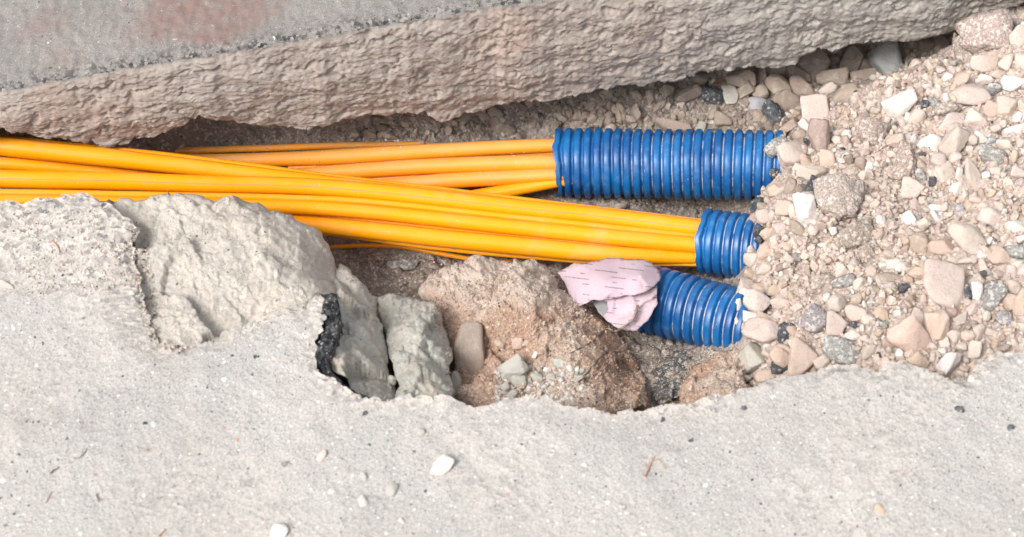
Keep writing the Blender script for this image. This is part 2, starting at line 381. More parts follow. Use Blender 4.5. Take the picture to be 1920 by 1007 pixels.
# ------------------------------------------------------------------ near pavement with its broken edge
near_px = [(-700,385),(-300,378),(-60,370),(0,374),(45,381),(90,368),(150,362),(178,372),(215,392),(262,424),(252,450),(250,478),(262,520),(270,560),(282,606),(300,640),
 (350,646),(420,626),(480,600),(520,588),(570,572),(612,557),(610,590),(590,640),(588,672),(604,700),(640,722),(690,746),(730,748),(768,740),(800,736),(850,742),(900,756),(930,754),(965,743),
 (1000,738),(1030,742),(1080,756),(1120,765),(1160,767),(1205,760),(1250,748),(1300,745),(1345,738),(1400,722),(1440,706),(1490,700),(1540,692),(1580,681),(1615,682),(1640,694),(1672,672),
 (1700,678),(1745,694),(1790,712),(1820,704),(1838,678),(1868,656),(1920,652),(1990,660),(2100,690),(2700,700)]
npx = np.array(near_px, float); ne = at(npx[:, 0], npx[:, 1], 0.)[:, :2]
ne = densify(ne, .0036, .010, seed=3); ne[1:-1] += .0022 * rng.normal(size=(len(ne) - 2, 2)) * (fbm(np.column_stack([ne[1:-1], 0 * ne[1:-1, 0]]), 15, 2) > -.1)[:, None] * .6
box = np.array([[5.0, ne[-1, 1]], [5.0, -4.5], [-5.0, -4.5], [-5.0, ne[0, 1]]])
poly = np.vstack([ne, box])
def fill_pts(poly, lo, hi, step, r_):
    gx, gy = np.meshgrid(np.arange(lo[0], hi[0], step), np.arange(lo[1], hi[1], step))
    p = np.stack([gx.ravel(), gy.ravel()], 1) + r_.uniform(-.3, .3, (gx.size, 2)) * step
    return p[inside(p, poly)]
p1 = fill_pts(poly, (-.98, -.52), (.98, .30), .0062, rng); p1 = p1[seg_dist(p1, ne) > .003]
p0 = fill_pts(poly, (-5, -4.4), (5, .4), .22, rng); p0 = p0[(np.abs(p0[:, 0]) > 1.05) | (p0[:, 1] < -.6)]
de = seg_dist(p1, ne); pe = fill_pts(poly, (-.98, -.35), (.98, .30), .0030, rng); dpe = seg_dist(pe, ne); pe = pe[(dpe < .03) & (dpe > .0016)]
p1 = p1[de > .03]
allp = np.vstack([poly, p1, pe, p0]); nb = len(poly)
vo_, _, fo_, *_r = delaunay_2d_cdt([Vector(p) for p in allp], [(i, (i + 1) % nb) for i in range(nb)], [], 0, 1e-7)
V2 = np.array([v[:] for v in vo_]); F = [f for f in fo_ if inside(np.array([np.mean(V2[f], axis=0)]), poly)[0]] if False else None
Fa = np.array([f for f in fo_ if len(f) == 3]); cen = V2[Fa].mean(1); Fa = Fa[inside(cen, poly)]
a_, b_, c_ = V2[Fa[:, 0]], V2[Fa[:, 1]], V2[Fa[:, 2]]
ar = (b_[:, 0] - a_[:, 0]) * (c_[:, 1] - a_[:, 1]) - (b_[:, 1] - a_[:, 1]) * (c_[:, 0] - a_[:, 0])
Fa[ar < 0] = Fa[ar < 0][:, ::-1]
d = seg_dist(V2, ne); P3 = np.column_stack([V2, np.zeros(len(V2))])
z = fbm(P3, 4, 3, 5.) * .010 + fbm(P3, 30, 4, 8.) * .0035 + fbm(P3, 160, 2, 4.) * .0012
z -= (.004 + .008 * np.clip(fbm(P3, 20, 3, 77.), -1, 1)) * (1 - smooth(0, .022, d)) ** 1.5
qx, qy, _ = proj(np.column_stack([V2, z]))
expo = smooth(-.2, .25, fbm(P3, 5, 3, 60.)) * .4 + smooth(620, 500, qy) * smooth(520, 380, qx) * .75 + (1 - smooth(0, .03, d)) * .5
z += expo * fbm(P3, 190, 2, 14.) * .0035
stain = (1 - smooth(0, 70, seg_dist(np.stack([qx, qy], 1), [(225, 540), (240, 600), (300, 670)]))) * .45
n0 = len(V2); V = np.column_stack([V2, z]).tolist(); Fl = [tuple(int(i) for i in f) for f in Fa]
rows = [np.arange(0, len(ne))]
E = V2[:len(ne)]; tan = np.gradient(E, axis=0); nrm = np.stack([-tan[:, 1], tan[:, 0]], 1); nrm /= np.linalg.norm(nrm, axis=1)[:, None] + 1e-9
at_ex = expo.tolist(); at_st = stain.tolist()
for k, dz in enumerate((.012, .03, .055, .085, .12, .17)):
    zz = np.full(len(ne), -dz); q = np.column_stack([E, zz]); off = -.018 * (k + 1) ** .6 + .012 * fbm(q, 28, 4, 9.)
    q2 = E + nrm * off[:, None]
    base = len(V); V += np.column_stack([q2, zz + .006 * fbm(q, 40, 2, 1.)]).tolist(); rows.append(np.arange(base, base + len(ne)))
    at_ex += [1.] * len(ne); at_st += [0.] * len(ne)
for a_, b_ in zip(rows[:-1], rows[1:]):
    for i in range(len(ne) - 1): Fl.append((int(a_[i + 1]), int(a_[i]), int(b_[i]), int(b_[i + 1])))
pav = mesh('pavement', V, Fl, mat=MAT['pave'], attrs=dict(expose=at_ex, stain=at_st)); tag(pav, kind='structure')
BVH_PAV = make_bvh(V, Fl)

# ------------------------------------------------------------------ far slab: top, broken face, underside as one sheet
low_px = [(-700,330),(-300,290),(-60,262),(0,258),(60,266),(150,274),(210,279),(255,270),(290,262),(340,243),(375,221),(405,227),(450,236),(500,237),(560,240),(600,236),(640,225),(680,219),(720,219),(790,213),(830,226),
 (850,222),(870,213),(905,208),(940,202),(960,193),(1000,187),(1040,188),(1060,180),(1090,172),(1130,167),(1180,155),(1230,158),(1280,148),(1340,133),(1400,130),(1450,131),(1490,124),(1503,112),(1518,99),(1534,86),(1558,97),(1575,93),
 (1590,84),(1626,82),(1677,80),(1717,77),(1757,65),(1795,63),(1812,45),(1856,22),(1920,9),(2100,-30),(2700,-150)]
lp_ = np.array(low_px, float)
xs = axis(-1.05, 1.05, .0026, 4.0)
qe = at(np.array([0., 900.]), np.array([170., 15.]), 0.)[:, :2]; sl_ = (qe[1, 1] - qe[0, 1]) / (qe[1, 0] - qe[0, 0])
ytop = qe[0, 1] + sl_ * (xs - qe[0, 0])
P3 = np.column_stack([xs, ytop, 0 * xs]); ytop = ytop + fbm(P3, 12, 4, 3.) * .010 + fbm(P3, 60, 3, 30.) * .0015
LE = at_y(lp_[:, 0], lp_[:, 1], qe[0, 1] + sl_ * (at(lp_[:, 0], lp_[:, 1], -.2)[:, 0] - qe[0, 0]) - .035)
LE = LE[np.argsort(LE[:, 0])]
zlow = np.interp(xs, LE[:, 0], LE[:, 2]); zlow = zlow + fbm(np.column_stack([xs, 0 * xs, 0 * xs]), 70, 3) * .006
rows = []; fatt = []; eatt = []
back = np.concatenate([np.geomspace(6, .36, 10), np.arange(.35, .0, -.0045)])
for b in back:
    q = np.column_stack([xs, ytop + b, np.zeros(len(xs))])
    zz = fbm(q, 4, 3, 15.) * .008 + fbm(q, 60, 4, 18.) * .004 - .008 * math.exp(-(b / .008) ** 2)
    q[:, 2] = zz * (b < 5); rows.append(q); fatt.append(np.zeros(len(xs))); eatt.append((np.exp(-(b / .022) ** 1.5) * 1.3) * np.ones(len(xs)))
NT = 96
for k in range(1, NT + 1):
    t = k / NT; zz = zlow * t; y = ytop - .035 * t - .012 * math.sin(math.pi * t)
    q = np.column_stack([xs, y, zz]); qs = q * np.array([1, 1, 2.6]); qs[:, 2] += xs * .55
    dsp = fbm(qs, 10, 5, 21.) * .008 + fbm(qs * np.array([1, 1, 1.6]), 60, 4, 25., True) * .0026 + fbm(qs * np.array([1, 1, 1.4]), 150, 3, 28.) * .0028
    q3 = np.column_stack([qs[:, 0], qs[:, 2] * .8, 0 * xs]); dsp += facets(q3, 22, .06, 4) + facets(q3, 60, .09, 5, .004) - .006 * smooth(.12, .4, fbm(q * np.array([1, 1, 1.5]), 45, 3, 91.))
    dsp *= smooth(0, .06, t) 
    q[:, 1] -= dsp - .0; q[:, 2] += .004 * fbm(q, 80, 3, 70.)
    rows.append(q); fatt.append(np.full(len(xs), smooth(0, .05, t))); eatt.append(np.full(len(xs), math.exp(-t / .05)))
for b in (.008, .025, .06, .12, .2, .4, .8):
    q = rows[len(back) + NT - 1].copy(); q[:, 1] += b; q[:, 2] += .008 * fbm(q, 20, 3) + .004; rows.append(q); fatt.append(np.ones(len(xs))); eatt.append(np.zeros(len(xs)))
V = np.vstack(rows); qx, qy, _ = proj(V)
red = (1 - smooth(.7, 1.25, np.sqrt(((qx - 385 + .45 * (qy)) / 135) ** 2 + ((qy - 10) / 85) ** 2) + .5 * fbm(V, 10, 3, 4.))) + .6 * smooth(.15, .4, fbm(V, 3, 3, 44.)) * (qx < 200)
Ff = gridF(len(rows), len(xs))[:, ::-1]
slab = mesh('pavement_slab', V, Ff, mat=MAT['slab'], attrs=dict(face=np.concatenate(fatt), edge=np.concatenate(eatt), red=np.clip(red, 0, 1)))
tag(slab, kind='structure')

# ------------------------------------------------------------------ broken blocks and lumps as solid reliefs
BLK = []
def relief(name, outline, ctrl, mat, step=4, rough=1., facet=.012, seed=1, skirt=.16, color=None, under=.03, jit=9, parent=None, fs=22):
    ol = densify(np.array(outline, float), 5, jit, True, seed)
    r_ = np.random.default_rng(seed); lo = ol.min(0); hi = ol.max(0)
    pp = fill_pts(ol, lo, hi, step, r_); pp = pp[seg_dist(pp, ol, True) > step * .55]
    allp = np.vstack([ol, pp]); nb = len(ol)
    vo_, _, fo_, *_r = delaunay_2d_cdt([Vector(p) for p in allp], [(i, (i + 1) % nb) for i in range(nb)], [], 0, 1e-5)
    V2 = np.array([v[:] for v in vo_]); Fa = np.array([f for f in fo_ if len(f) == 3]); Fa = Fa[inside(V2[Fa].mean(1), ol)]
    a, b, c = V2[Fa[:, 0]], V2[Fa[:, 1]], V2[Fa[:, 2]]
    ar = (b[:, 0] - a[:, 0]) * (c[:, 1] - a[:, 1]) - (b[:, 1] - a[:, 1]) * (c[:, 0] - a[:, 0]); Fa[ar > 0] = Fa[ar > 0][:, ::-1]
    C_ = np.array(ctrl, float); T = TPS(C_[:, :2] / 100, C_[:, 2], 1e-3); z = T(V2 / 100)
    P = at(V2[:, 0], V2[:, 1], z); de = seg_dist(V2, ol, True); m = smooth(0, 14, de)
    d1, d2, cid = cells(P * np.array([1, 1, 1.5]) + .012 * np.stack([fbm(P, 25, 3, 1.), fbm(P, 25, 3, 5.), fbm(P, 25, 3, 8.)], 1), fs, seed)
    dz = rough * (fbm(P, 22, 5, seed, True) * .014 + fbm(P, 90, 4, seed + 3) * .006 + fbm(P, 220, 3, seed + 5) * .0045)
    dz = dz * .7 + facet * .35 * (cid - .5) + facets(P, fs * .8, .34 * rough, seed) + facets(P, fs * 2.4, .26 * rough, seed + 1, .006) + facets(P, fs * 6, .22 * rough, seed + 2, .003)
    P[:, 2] += dz * (.65 + .35 * m) - .004 * (1 - smooth(0, 9, de))
    V = P.tolist(); Fl = [tuple(int(i) for i in f) for f in Fa]
    E = P[:nb]; cen = E.mean(0); rows = [np.arange(nb)]
    for k, dzz in enumerate((.015, .04, .08, skirt)):
        q = E.copy(); q[:, 2] -= dzz; inw = cen[:2] - E[:, :2]; inw /= np.linalg.norm(inw, axis=1)[:, None] + 1e-9
        q[:, :2] += inw * (under * (k + 1) / 4 + .007 * fbm(q, 40, 3, seed)[:, None])
        base = len(V); V += q.tolist(); rows.append(np.arange(base, base + nb))
    for a, b in zip(rows[:-1], rows[1:]):
        for i in range(nb):
            j = (i + 1) % nb; Fl.append((int(a[i]), int(a[j]), int(b[j]), int(b[i])))
    Vx, Vy, _f = proj(np.array(V)); o = mesh(name, V, Fl, mat=mat, parent=parent, attrs=dict(dust=smooth(610, 540, Vy + 60 * fbm(np.array(V), 12, 3, 2.)) if name == 'clay_mound' else np.zeros(len(V))))
    me = o.data
    import bmesh
    bm = bmesh.new(); bm.from_mesh(me); bmesh.ops.recalc_face_normals(bm, faces=bm.faces); 
    bm.faces.ensure_lookup_table()
    if sum(f.normal.z for f in bm.faces if f.index < len(Fa)) < 0: bmesh.ops.reverse_faces(bm, faces=bm.faces)
    bm.to_mesh(me); bm.free(); me.polygons.foreach_set('use_smooth', np.full(len(me.polygons), True))
    BLK.append(make_bvh(V, Fl))
    if color: o.color = (*color, 1)
    return o
o = relief('concrete_block', [(178,378),(222,370),(262,372),(330,364),(365,366),(400,374),(440,374),(485,382),(508,398),(545,402),(568,424),(600,432),(622,480),(636,512),(650,560),(640,610),(615,590),(560,600),(480,626),(420,648),(350,668),(296,662),
  (272,618),(256,560),(252,500),(246,455),(250,436),(200,404)],
  [(190,382,-.02),(270,372,-.045),(365,368,-.045),(485,384,-.08),(560,420,-.11),(610,450,-.14),(640,520,-.16),(645,590,-.10),(600,575,-.034),(480,606,-.030),(420,630,-.03),(350,650,-.020),(290,610,-.014),(255,500,-.008),(265,480,-.010),(262,440,-.018),(310,425,-.022),(400,480,-.022),(340,560,-.016),(500,450,-.05),(560,500,-.065),(420,560,-.026),(540,560,-.04),(340,400,-.028)],
  MAT['block'], 3.0, .62, .010, 2, .2, fs=11)
tag(o, 'large pale broken concrete block with rough sloping top beside the yellow ducts', 'concrete block')
o = relief('concrete_chunk', [(634,494),(655,503),(680,530),(710,558),(706,590),(684,588),(662,572),(640,548),(628,520)],
  [(640,500,-.155),(660,515,-.15),(705,562,-.165),(690,575,-.14),(650,545,-.135),(665,535,-.135)], MAT['block'], 3.0, .8, .01, 31, .12)
tag(o, 'small pinkish concrete ridge between the pale block and the split grey green chunk', 'concrete chunk')
o = relief('concrete_chunk', [(640,530),(662,556),(684,572),(702,582),(712,610),(725,640),(728,690),(742,722),(742,775),(690,768),(650,716),(622,690),(600,660),(612,620),(628,580),(632,556),(625,520)],
  [(640,505,-.15),(700,565,-.15),(640,560,-.10),(650,620,-.07),(620,670,-.05),(700,735,-.06),(720,640,-.13),(690,620,-.09),(725,700,-.11),(670,690,-.06)],
  MAT['green'], 3.0, 1.1, .016, 5, .2)
tag(o, 'grey green broken concrete piece beside the black asphalt strip', 'concrete chunk')
o = relief('concrete_chunk', [(706,560),(740,548),(770,556),(790,570),(820,572),(832,600),(838,630),(850,655),(842,690),(850,735),(850,775),(748,775),(740,740),(748,720),(735,690),(730,650),(722,612),(708,588)],
  [(715,570,-.17),(800,575,-.17),(840,640,-.17),(845,730,-.12),(760,740,-.08),(735,660,-.12),(790,640,-.11),(790,700,-.09)],
  MAT['green'], 3.0, 1.0, .014, 9, .15)
tag(o, 'grey green concrete chunk split off in the middle, left of the tan oval stone', 'concrete chunk')
o = relief('asphalt_edge', [(612,556),(624,550),(632,556),(640,585),(634,615),(622,645),(610,668),(616,690),(642,712),(676,734),(704,747),(690,752),(650,735),(615,716),(592,690),(586,668),(596,640),(604,610),(606,580)],
  [(620,556,-.006),(620,600,-.012),(600,660,-.006),(610,690,-.012),(650,718,-.010),(695,744,-.008)], MAT['asphalt'], 2.6, .9, .008, 14, .07, color=(.018, .02, .023), under=.008, jit=6)
tag(o, 'thick black asphalt strip along the broken pavement corner', 'asphalt')
o = relief('clay_mound', [(800,520),(830,500),(880,490),(905,480),(935,488),(960,496),(1010,494),(1035,506),(1050,540),(1080,560),(1110,580),(1150,610),(1180,650),(1200,680),(1212,720),(1215,765),(1100,790),(950,785),(850,765),(835,720),(850,690),(838,630),(810,580),(790,550)],
  [(800,530,-.22),(905,484,-.20),(1020,500,-.21),(1100,580,-.21),(1190,670,-.24),(1212,750,-.20),(1100,770,-.15),(950,760,-.16),(860,740,-.19),(850,640,-.21),(900,560,-.17),(1000,560,-.16),(1050,640,-.17),(950,640,-.19),(980,700,-.18),(1130,680,-.17)],
  MAT['red'], 3.0, 1.1, .022, 21, .16, jit=12, fs=15)
tag(o, 'crumbling reddish clay mound in front of the crumpled paper', 'clay mound')
o = relief('clay_lump', [(1270,735),(1295,690),(1320,680),(1350,660),(1385,645),(1410,640),(1420,665),(1400,700),(1410,730),(1380,760),(1280,770)],
  [(1280,740,-.20),(1300,690,-.21),(1400,650,-.20),(1400,720,-.17),(1340,700,-.17),(1330,750,-.15)], MAT['red'], 3.2, 1.0, .014, 25, .12)
tag(o, 'small rust red clay lump below the lowest blue pipe', 'clay lump')
o = relief('asphalt_chunk', [(1225,700),(1245,668),(1270,660),(1310,662),(1335,668),(1310,700),(1290,735),(1240,760),(1222,745)],
  [(1230,700,-.26),(1270,665,-.26),(1320,670,-.27),(1240,745,-.24),(1290,715,-.24)], MAT['clod'], 3.4, .9, .012, 29, .1, color=(.17, .175, .17))
tag(o, 'dark blue grey rubble chunk in the gap right of the clay mound', 'rubble chunk')

# ------------------------------------------------------------------ tubes
def tube(path, rad, seg=20, uvscale=1., cap=True):
    P = np.asarray(path, float); n = len(P); T = np.gradient(P, axis=0); T /= np.linalg.norm(T, axis=1)[:, None]
    up = np.array([0, 0, 1.]); S = np.cross(T, up); S /= np.linalg.norm(S, axis=1)[:, None] + 1e-9; U = np.cross(S, T)
    rad = np.broadcast_to(np.asarray(rad, float), (n,)); a = np.linspace(0, 2 * np.pi, seg, endpoint=False)
    V = P[:, None] + rad[:, None, None] * (np.cos(a)[None, :, None] * S[:, None] + np.sin(a)[None, :, None] * U[:, None])
    i = np.arange(n - 1)[:, None] * seg; j = np.arange(seg)[None]; k = (j + 1) % seg
    F = np.stack([i + j, i + k, i + seg + k, i + seg + j], -1).reshape(-1, 4)
    L = np.concatenate([[0], np.cumsum(np.linalg.norm(np.diff(P, axis=0), axis=1))])
    return V.reshape(-1, 3), F, np.repeat(L, seg), np.tile(a / (2 * np.pi), n)
def catmull(P, n):
    P = np.asarray(P, float); t = np.concatenate([[0], np.cumsum(np.linalg.norm(np.diff(P[:, :3], axis=0), axis=1))]); s = np.linspace(0, t[-1], n)
    T = np.gradient(P, t, axis=0); out = []
    idx = np.clip(np.searchsorted(t, s, 'right') - 1, 0, len(t) - 2); h = t[idx + 1] - t[idx]; u = ((s - t[idx]) / h)[:, None]
    h = h[:, None]
    return (2*u**3 - 3*u**2 + 1) * P[idx] + (u**3 - 2*u**2 + u) * h * T[idx] + (-2*u**3 + 3*u**2) * P[idx + 1] + (u**3 - u**2) * h * T[idx + 1]
def mat_duct(name, base, dust):
    m = M(name); P = m.coord('World'); geo = m.new('ShaderNodeNewGeometry')
    sx = m.new('ShaderNodeSeparateXYZ'); m.set(sx.inputs[0], geo.outputs['Normal'])
    c = m.mix(m.mr(m.noise(m.mapping(P, (.4, 1, 1)), 22, 4), .35, .7, 0, .3), base, (base[0] * .92, base[1] * .78, base[2]))
    side = m.attr('side'); 
    stripe = m.math('MULTIPLY', m.math('LESS_THAN', m.math('ABSOLUTE', m.math('SUBTRACT', side, .150)), .0075), m.attr('seam'))
    c = m.mix(m.math('MULTIPLY', stripe, .8), c, (.62, .20, .10))
    top = m.mr(sx.outputs[2], .2, .95)
    d_ = m.math('MULTIPLY', top, m.mr(m.noise(m.mapping(P, (.5, 1, 1)), 26, 5, .7), .38, .72, .0 + dust * .7, min(1, .15 + dust)))
    c = m.mix(d_, c, (.62, .42, .24))
    c, f = speck(m, P, 210, (.5, .42, .34), c, .05 + .12 * dust, (.05, .2))
    c = m.mix(m.mr(m.noise(m.mapping(P, (.12, 1, 1)), 240, 3, .7), .60, .72, 0, .35), c, (.62, .30, .06))
    c = m.mix(m.mr(m.noise(m.mapping(P, loc=(5, 5, 5)), 9, 5, .7), .55, .75, 0, .45), c, (.66, .42, .18))
    m.b.inputs['Specular IOR Level'].default_value = .45
    rough = m.math('ADD', .33, m.math('MULTIPLY', d_, .4))
    n = m.bump(m.noise(m.mapping(P, (.15, 1, 1)), 60, 3), .12, .002)
    return m.fin(c, rough, n)
DUCT = mat_duct('yellow_plastic', (.98, .375, .002), .0); DUCTD = mat_duct('dusty_yellow_plastic', (.90, .33, .012), .30)
BVD = []; BVDD = []
def duct(label, pts, mat=None, seam=0., group='yellow cable ducts', z0=None):
    # pts: px, py, width px, z
    A_ = np.array(pts, float); C_ = at(A_[:, 0], A_[:, 1], A_[:, 3]); f = proj(C_)[2]; r_ = A_[:, 2] / 2 * f / FPX
    Q = catmull(np.column_stack([C_, r_]), 220); wv = Q[:, :3].copy()
    wv[:, 1] += .0016 * fbm(np.column_stack([Q[:, 0], Q[:, 0] * 0 + len(bpy.data.objects), Q[:, 0] * 0]), 5, 2); 
    V, F, L, s = tube(wv, Q[:, 3], 28); o = mesh('cable_duct', V, F, mat=mat or DUCT, attrs=dict(side=s, seam=np.full(len(V), seam)))
    tag(o, label, 'cable duct', group); (BVDD if mat is DUCTD else BVD).append(make_bvh(V, F)); return o
duct('uppermost bright yellow duct at the left edge, crossing over the dusty ducts', [(-500,215,36,-.06),(-60,267,36,-.105),(0,274,36,-.11),(150,290,35,-.128),(300,306,33,-.15),(480,328,31,-.182),(640,347,29,-.212),(850,371,28,-.236),(1050,398,28,-.258),(1300,428,28,-.268),(1420,440,28,-.262)], seam=.4)
duct('thin yellow duct emerging second from top at the left edge, tucked under its neighbour', [(-500,260,26,-.09),(-60,301,26,-.13),(0,306,26,-.135),(160,320,24,-.16),(320,338,24,-.19),(640,368,24,-.235),(1000,410,24,-.27),(1300,450,24,-.28),(1420,462,24,-.275)])
duct('thick yellow duct with a thin red printed line along it, entering the short blue pipe', [(-500,325,36,-.06),(-60,334,35,-.10),(0,335.5,35,-.105),(320,343,34,-.145),(640,355,33,-.19),(850,376,33,-.213),(1000,393,33,-.228),(1150,409,33,-.24),(1305,427,33,-.245),(1420,440,32,-.245)], seam=1.)
duct('narrow yellow duct between the red-lined duct and the middle one', [(-500,352,14,-.07),(0,361,14,-.105),(320,367,14,-.145),(640,376,14,-.19),(1000,412,14,-.228),(1305,444,14,-.245),(1420,455,12,-.245)])
duct('middle yellow duct of the lower bundle, under the red-lined duct', [(-500,368,27,-.06),(0,377,27,-.10),(320,384,27,-.14),(640,393,25,-.185),(850,414,27,-.21),(1000,430,28,-.225),(1150,445,30,-.235),(1305,460,31,-.24),(1420,470,30,-.24)])
duct('lowest yellow duct of the lower bundle, just above the crumpled paper', [(-500,388,28,-.09),(0,394,29,-.13),(300,400,30,-.165),(560,419,31,-.20),(700,433,33,-.215),(860,450,34,-.232),(1000,464,35,-.243),(1150,477,32,-.25),(1305,482,26,-.258),(1420,480,24,-.252)])
duct('thin orange duct strip lying on the dark soil below the lower bundle', [(560,470,8,-.31),(618,464,8,-.306),(700,460,8,-.301),(760,463,9,-.30),(800,470,9,-.30),(850,479,9,-.30),(890,486,8,-.302),(960,492,8,-.315)])
duct('dusty upper duct, furthest from the camera, entering the long blue pipe', [(200,296,24,-.24),(300,300,26,-.255),(450,301,27,-.27),(540,298,28,-.277),(640,294,31,-.283),(740,288,30,-.284),(840,282,29,-.285),(940,277,28,-.285),(1037,273,27,-.284),(1150,271,24,-.285)], DUCTD)
duct('half buried dusty orange duct strip along the soil above the upper bundle', [(250,290,12,-.255),(330,284,13,-.262),(400,281,13,-.268),(520,277,13,-.282),(640,273,13,-.294),(720,272,12,-.304),(800,270,12,-.316)], DUCTD)
duct('narrow duct between the two dusty upper ducts at the long blue pipe', [(540,314,14,-.29),(640,309,14,-.295),(840,294,14,-.297),(1037,286,14,-.296),(1150,286,14,-.29)], DUCTD)
duct('second dusty duct from the top entering the long blue pipe', [(420,333,24,-.27),(540,330,24,-.28),(640,323,28,-.284),(840,310,30,-.284),(940,307,31,-.281),(1037,305,31,-.278),(1150,304,28,-.28)], DUCTD)
duct('narrow grit-strewn duct below the second dusty duct of the upper bundle', [(560,345,14,-.295),(640,341,14,-.30),(840,327,15,-.302),(1037,322,15,-.299),(1150,322,14,-.295)], DUCTD)
duct('yellow duct third from the top of the upper bundle, above the lowest one', [(520,362,24,-.285),(640,356,24,-.293),(740,348,28,-.294),(840,339,29,-.293),(940,334,28,-.290),(1037,329,27,-.284),(1150,326,22,-.286)], DUCTD)
duct('lowest yellow duct of the upper bundle, curving down at the long blue pipe rim', [(700,392,20,-.315),(800,382,22,-.312),(880,370,24,-.308),(940,360,25,-.304),(990,351,23,-.298),(1037,343,20,-.292),(1090,335,18,-.288)], DUCT)
duct('thin dark-orange duct showing as a strip above the uppermost bright duct', [(-500,195,14,-.075),(0,260,14,-.125),(150,275,14,-.142),(300,291,14,-.164),(480,313,13,-.195),(640,334,12,-.225),(850,359,12,-.25),(1000,378,12,-.262),(1300,414,12,-.268),(1420,428,12,-.26)])
duct('thin duct peeking out between the middle and the lowest duct of the lower bundle', [(200,400,12,-.165),(560,404,12,-.205),(860,432,12,-.232),(1000,446,12,-.243),(1150,461,12,-.25),(1305,473,12,-.256),(1420,478,12,-.25)])
duct('thin duct strip along the underside of the lowest duct in the lower bundle', [(480,425,10,-.225),(620,438,10,-.235),(800,462,10,-.25),(1000,482,10,-.262),(1150,493,10,-.266),(1305,496,8,-.266),(1400,498,8,-.262)])
# hidden supporters inside the short pipe are not needed: the bundle rests on the pipe wall

# ------------------------------------------------------------------ corrugated pipes
def mat_pipe():
    m = M('blue_corrugated_plastic'); P = m.coord('World'); g = m.attr('groove'); u = m.attr('along')
    c = m.mix(m.mr(m.noise(P, 14, 4), .3, .7), (.004, .075, .25), (.007, .135, .37))
    c = m.mix(m.mr(m.noise(m.mapping(P, loc=(2, 2, 2)), 55, 5, .65), .48, .74, 0, .26), c, (.18, .32, .50))
    c, _ = speck(m, P, 330, (.5, .5, .5), c, .05, (.08, .22))
    dl = m.math('MULTIPLY', m.mr(g, .86, .97), m.mr(m.noise(P, 48, 5, .75), .36, .56, .0, 1))
    c = m.mix(m.math('MULTIPLY', dl, m.mr(u, .12, .5, .05, 1)), c, (.50, .45, .40))
    dn = m.mr(m.noise(m.mapping(P, loc=(6, 1, 2)), 30, 5, .7), .56, .8, 0, .3); c = m.mix(dn, c, (.3, .3, .4))
    m.b.inputs['Specular IOR Level'].default_value = .5
    m.b.inputs['Subsurface Weight'].default_value = 0
    return m.fin(c, m.math('ADD', .36, m.math('MULTIPLY', dn, 1.)), m.bump(m.noise(P, 120, 4), .15, .001))
PIPE = mat_pipe(); BVP = []
def pipe(label, a, b, rpx, pitch_px, ragged, start=.35, seed=0):
    A_ = at(*map(np.array, a[:2]), a[2]); B_ = at(*map(np.array, b[:2]), b[2]); f = proj(A_)[2]
    r0 = rpx * f / FPX; pt = pitch_px * f / FPX; ax = B_ - A_; L = np.linalg.norm(ax); ax /= L
    s1 = np.cross(ax, [0, 0, 1.]); s1 /= np.linalg.norm(s1); u1 = np.cross(s1, ax); seg = 96; n = int(L / pt * 18)
    root = bpy.data.objects.new('corrugated_pipe', None); sc.collection.objects.link(root); root.location = A_ - np.array([0, 0, r0])
    s = np.linspace(0, L, n); a_ = np.linspace(0, 2 * np.pi, seg, endpoint=False)
    ph = (s / pt + start) % 1.0; x = np.abs(ph - .5) * 2            # 0 rib centre, 1 groove centre
    prof = 1 - smooth(.46, .93, x); rib = .115 * r0
    r_ = r0 - rib * (1 - prof)
    # slightly rounded rib crown
    r_ = r_ - .022 * r0 * x ** 2 * prof
    def ring(i, rr, off):
        w_ = 1 + .010 * np.sin(2 * a_ + i * .03 + seed) + .004 * np.sin(3 * a_ + i * .1)
        return A_ + ax * (s[i] + off)[..., None] + (rr * w_)[:, None] * (np.cos(a_)[:, None] * s1 + np.sin(a_)[:, None] * u1)
    rv = []; gv = []; uv = []
    rg = ragged * (np.sin(a_ * 1 + 1.2 + seed) * .5 + .35 * np.sin(3 * a_ + seed) + .25 * np.sin(7 * a_ + 2 * seed) + .12 * np.sin(17 * a_))
    for i in range(n):
        off = rg * math.exp(-(s[i] / (pt * .9)) ** 2) + pt * .06 * np.sin(a_ * 2 + i * .01)
        rv.append(ring(i, np.full(seg, r_[i]), off)); gv.append(np.full(seg, x[i])); uv.append(np.full(seg, s[i] / L))
    V = np.vstack(rv); F_ = []
    i = np.arange(n - 1)[:, None] * seg; j = np.arange(seg)[None]; k = (j + 1) % seg
    F_ = np.stack([i + j, i + k, i + seg + k, i + seg + j], -1).reshape(-1, 4)
    loc = np.array(root.location)
    o = mesh('outer_wall', V - loc, F_, mat=PIPE, attrs=dict(groove=np.concatenate(gv), along=np.concatenate(uv)), parent=root)
    ri = r0 - rib * 1.08; V2_ = []
    ss = np.linspace(0, L, 30)
    for q, sv in enumerate(ss):
        off = rg * math.exp(-(sv / (pt * .9)) ** 2)
        V2_.append(A_ + ax * (sv + off)[..., None] + ri * (np.cos(a_)[:, None] * s1 + np.sin(a_)[:, None] * u1))
    # rim ring joining outer and inner wall
    V2_.insert(0, rv[0]); nn = len(V2_); V2 = np.vstack(V2_)
    i = np.arange(nn - 1)[:, None] * seg
    F2 = np.stack([i + j, i + seg + j, i + seg + k, i + k], -1).reshape(-1, 4)
    mesh('inner_wall', V2 - loc, F2, mat=PIPE, attrs=dict(groove=np.zeros(len(V2)), along=np.zeros(len(V2))), parent=root)
    BVP.append(make_bvh(V, F_)); tag(root, label, 'pipe', 'blue corrugated pipes in the trench')
    return root
pipe('long blue corrugated pipe at the top holding the dusty yellow ducts', (1046,305,-.300), (1466,310,-.262), 65, 18.4, .006, .30, 1)
pipe('short blue corrugated pipe in the middle holding the bright yellow ducts', (1321,453,-.262), (1436,468,-.241), 62, 17.3, .005, .3, 2)
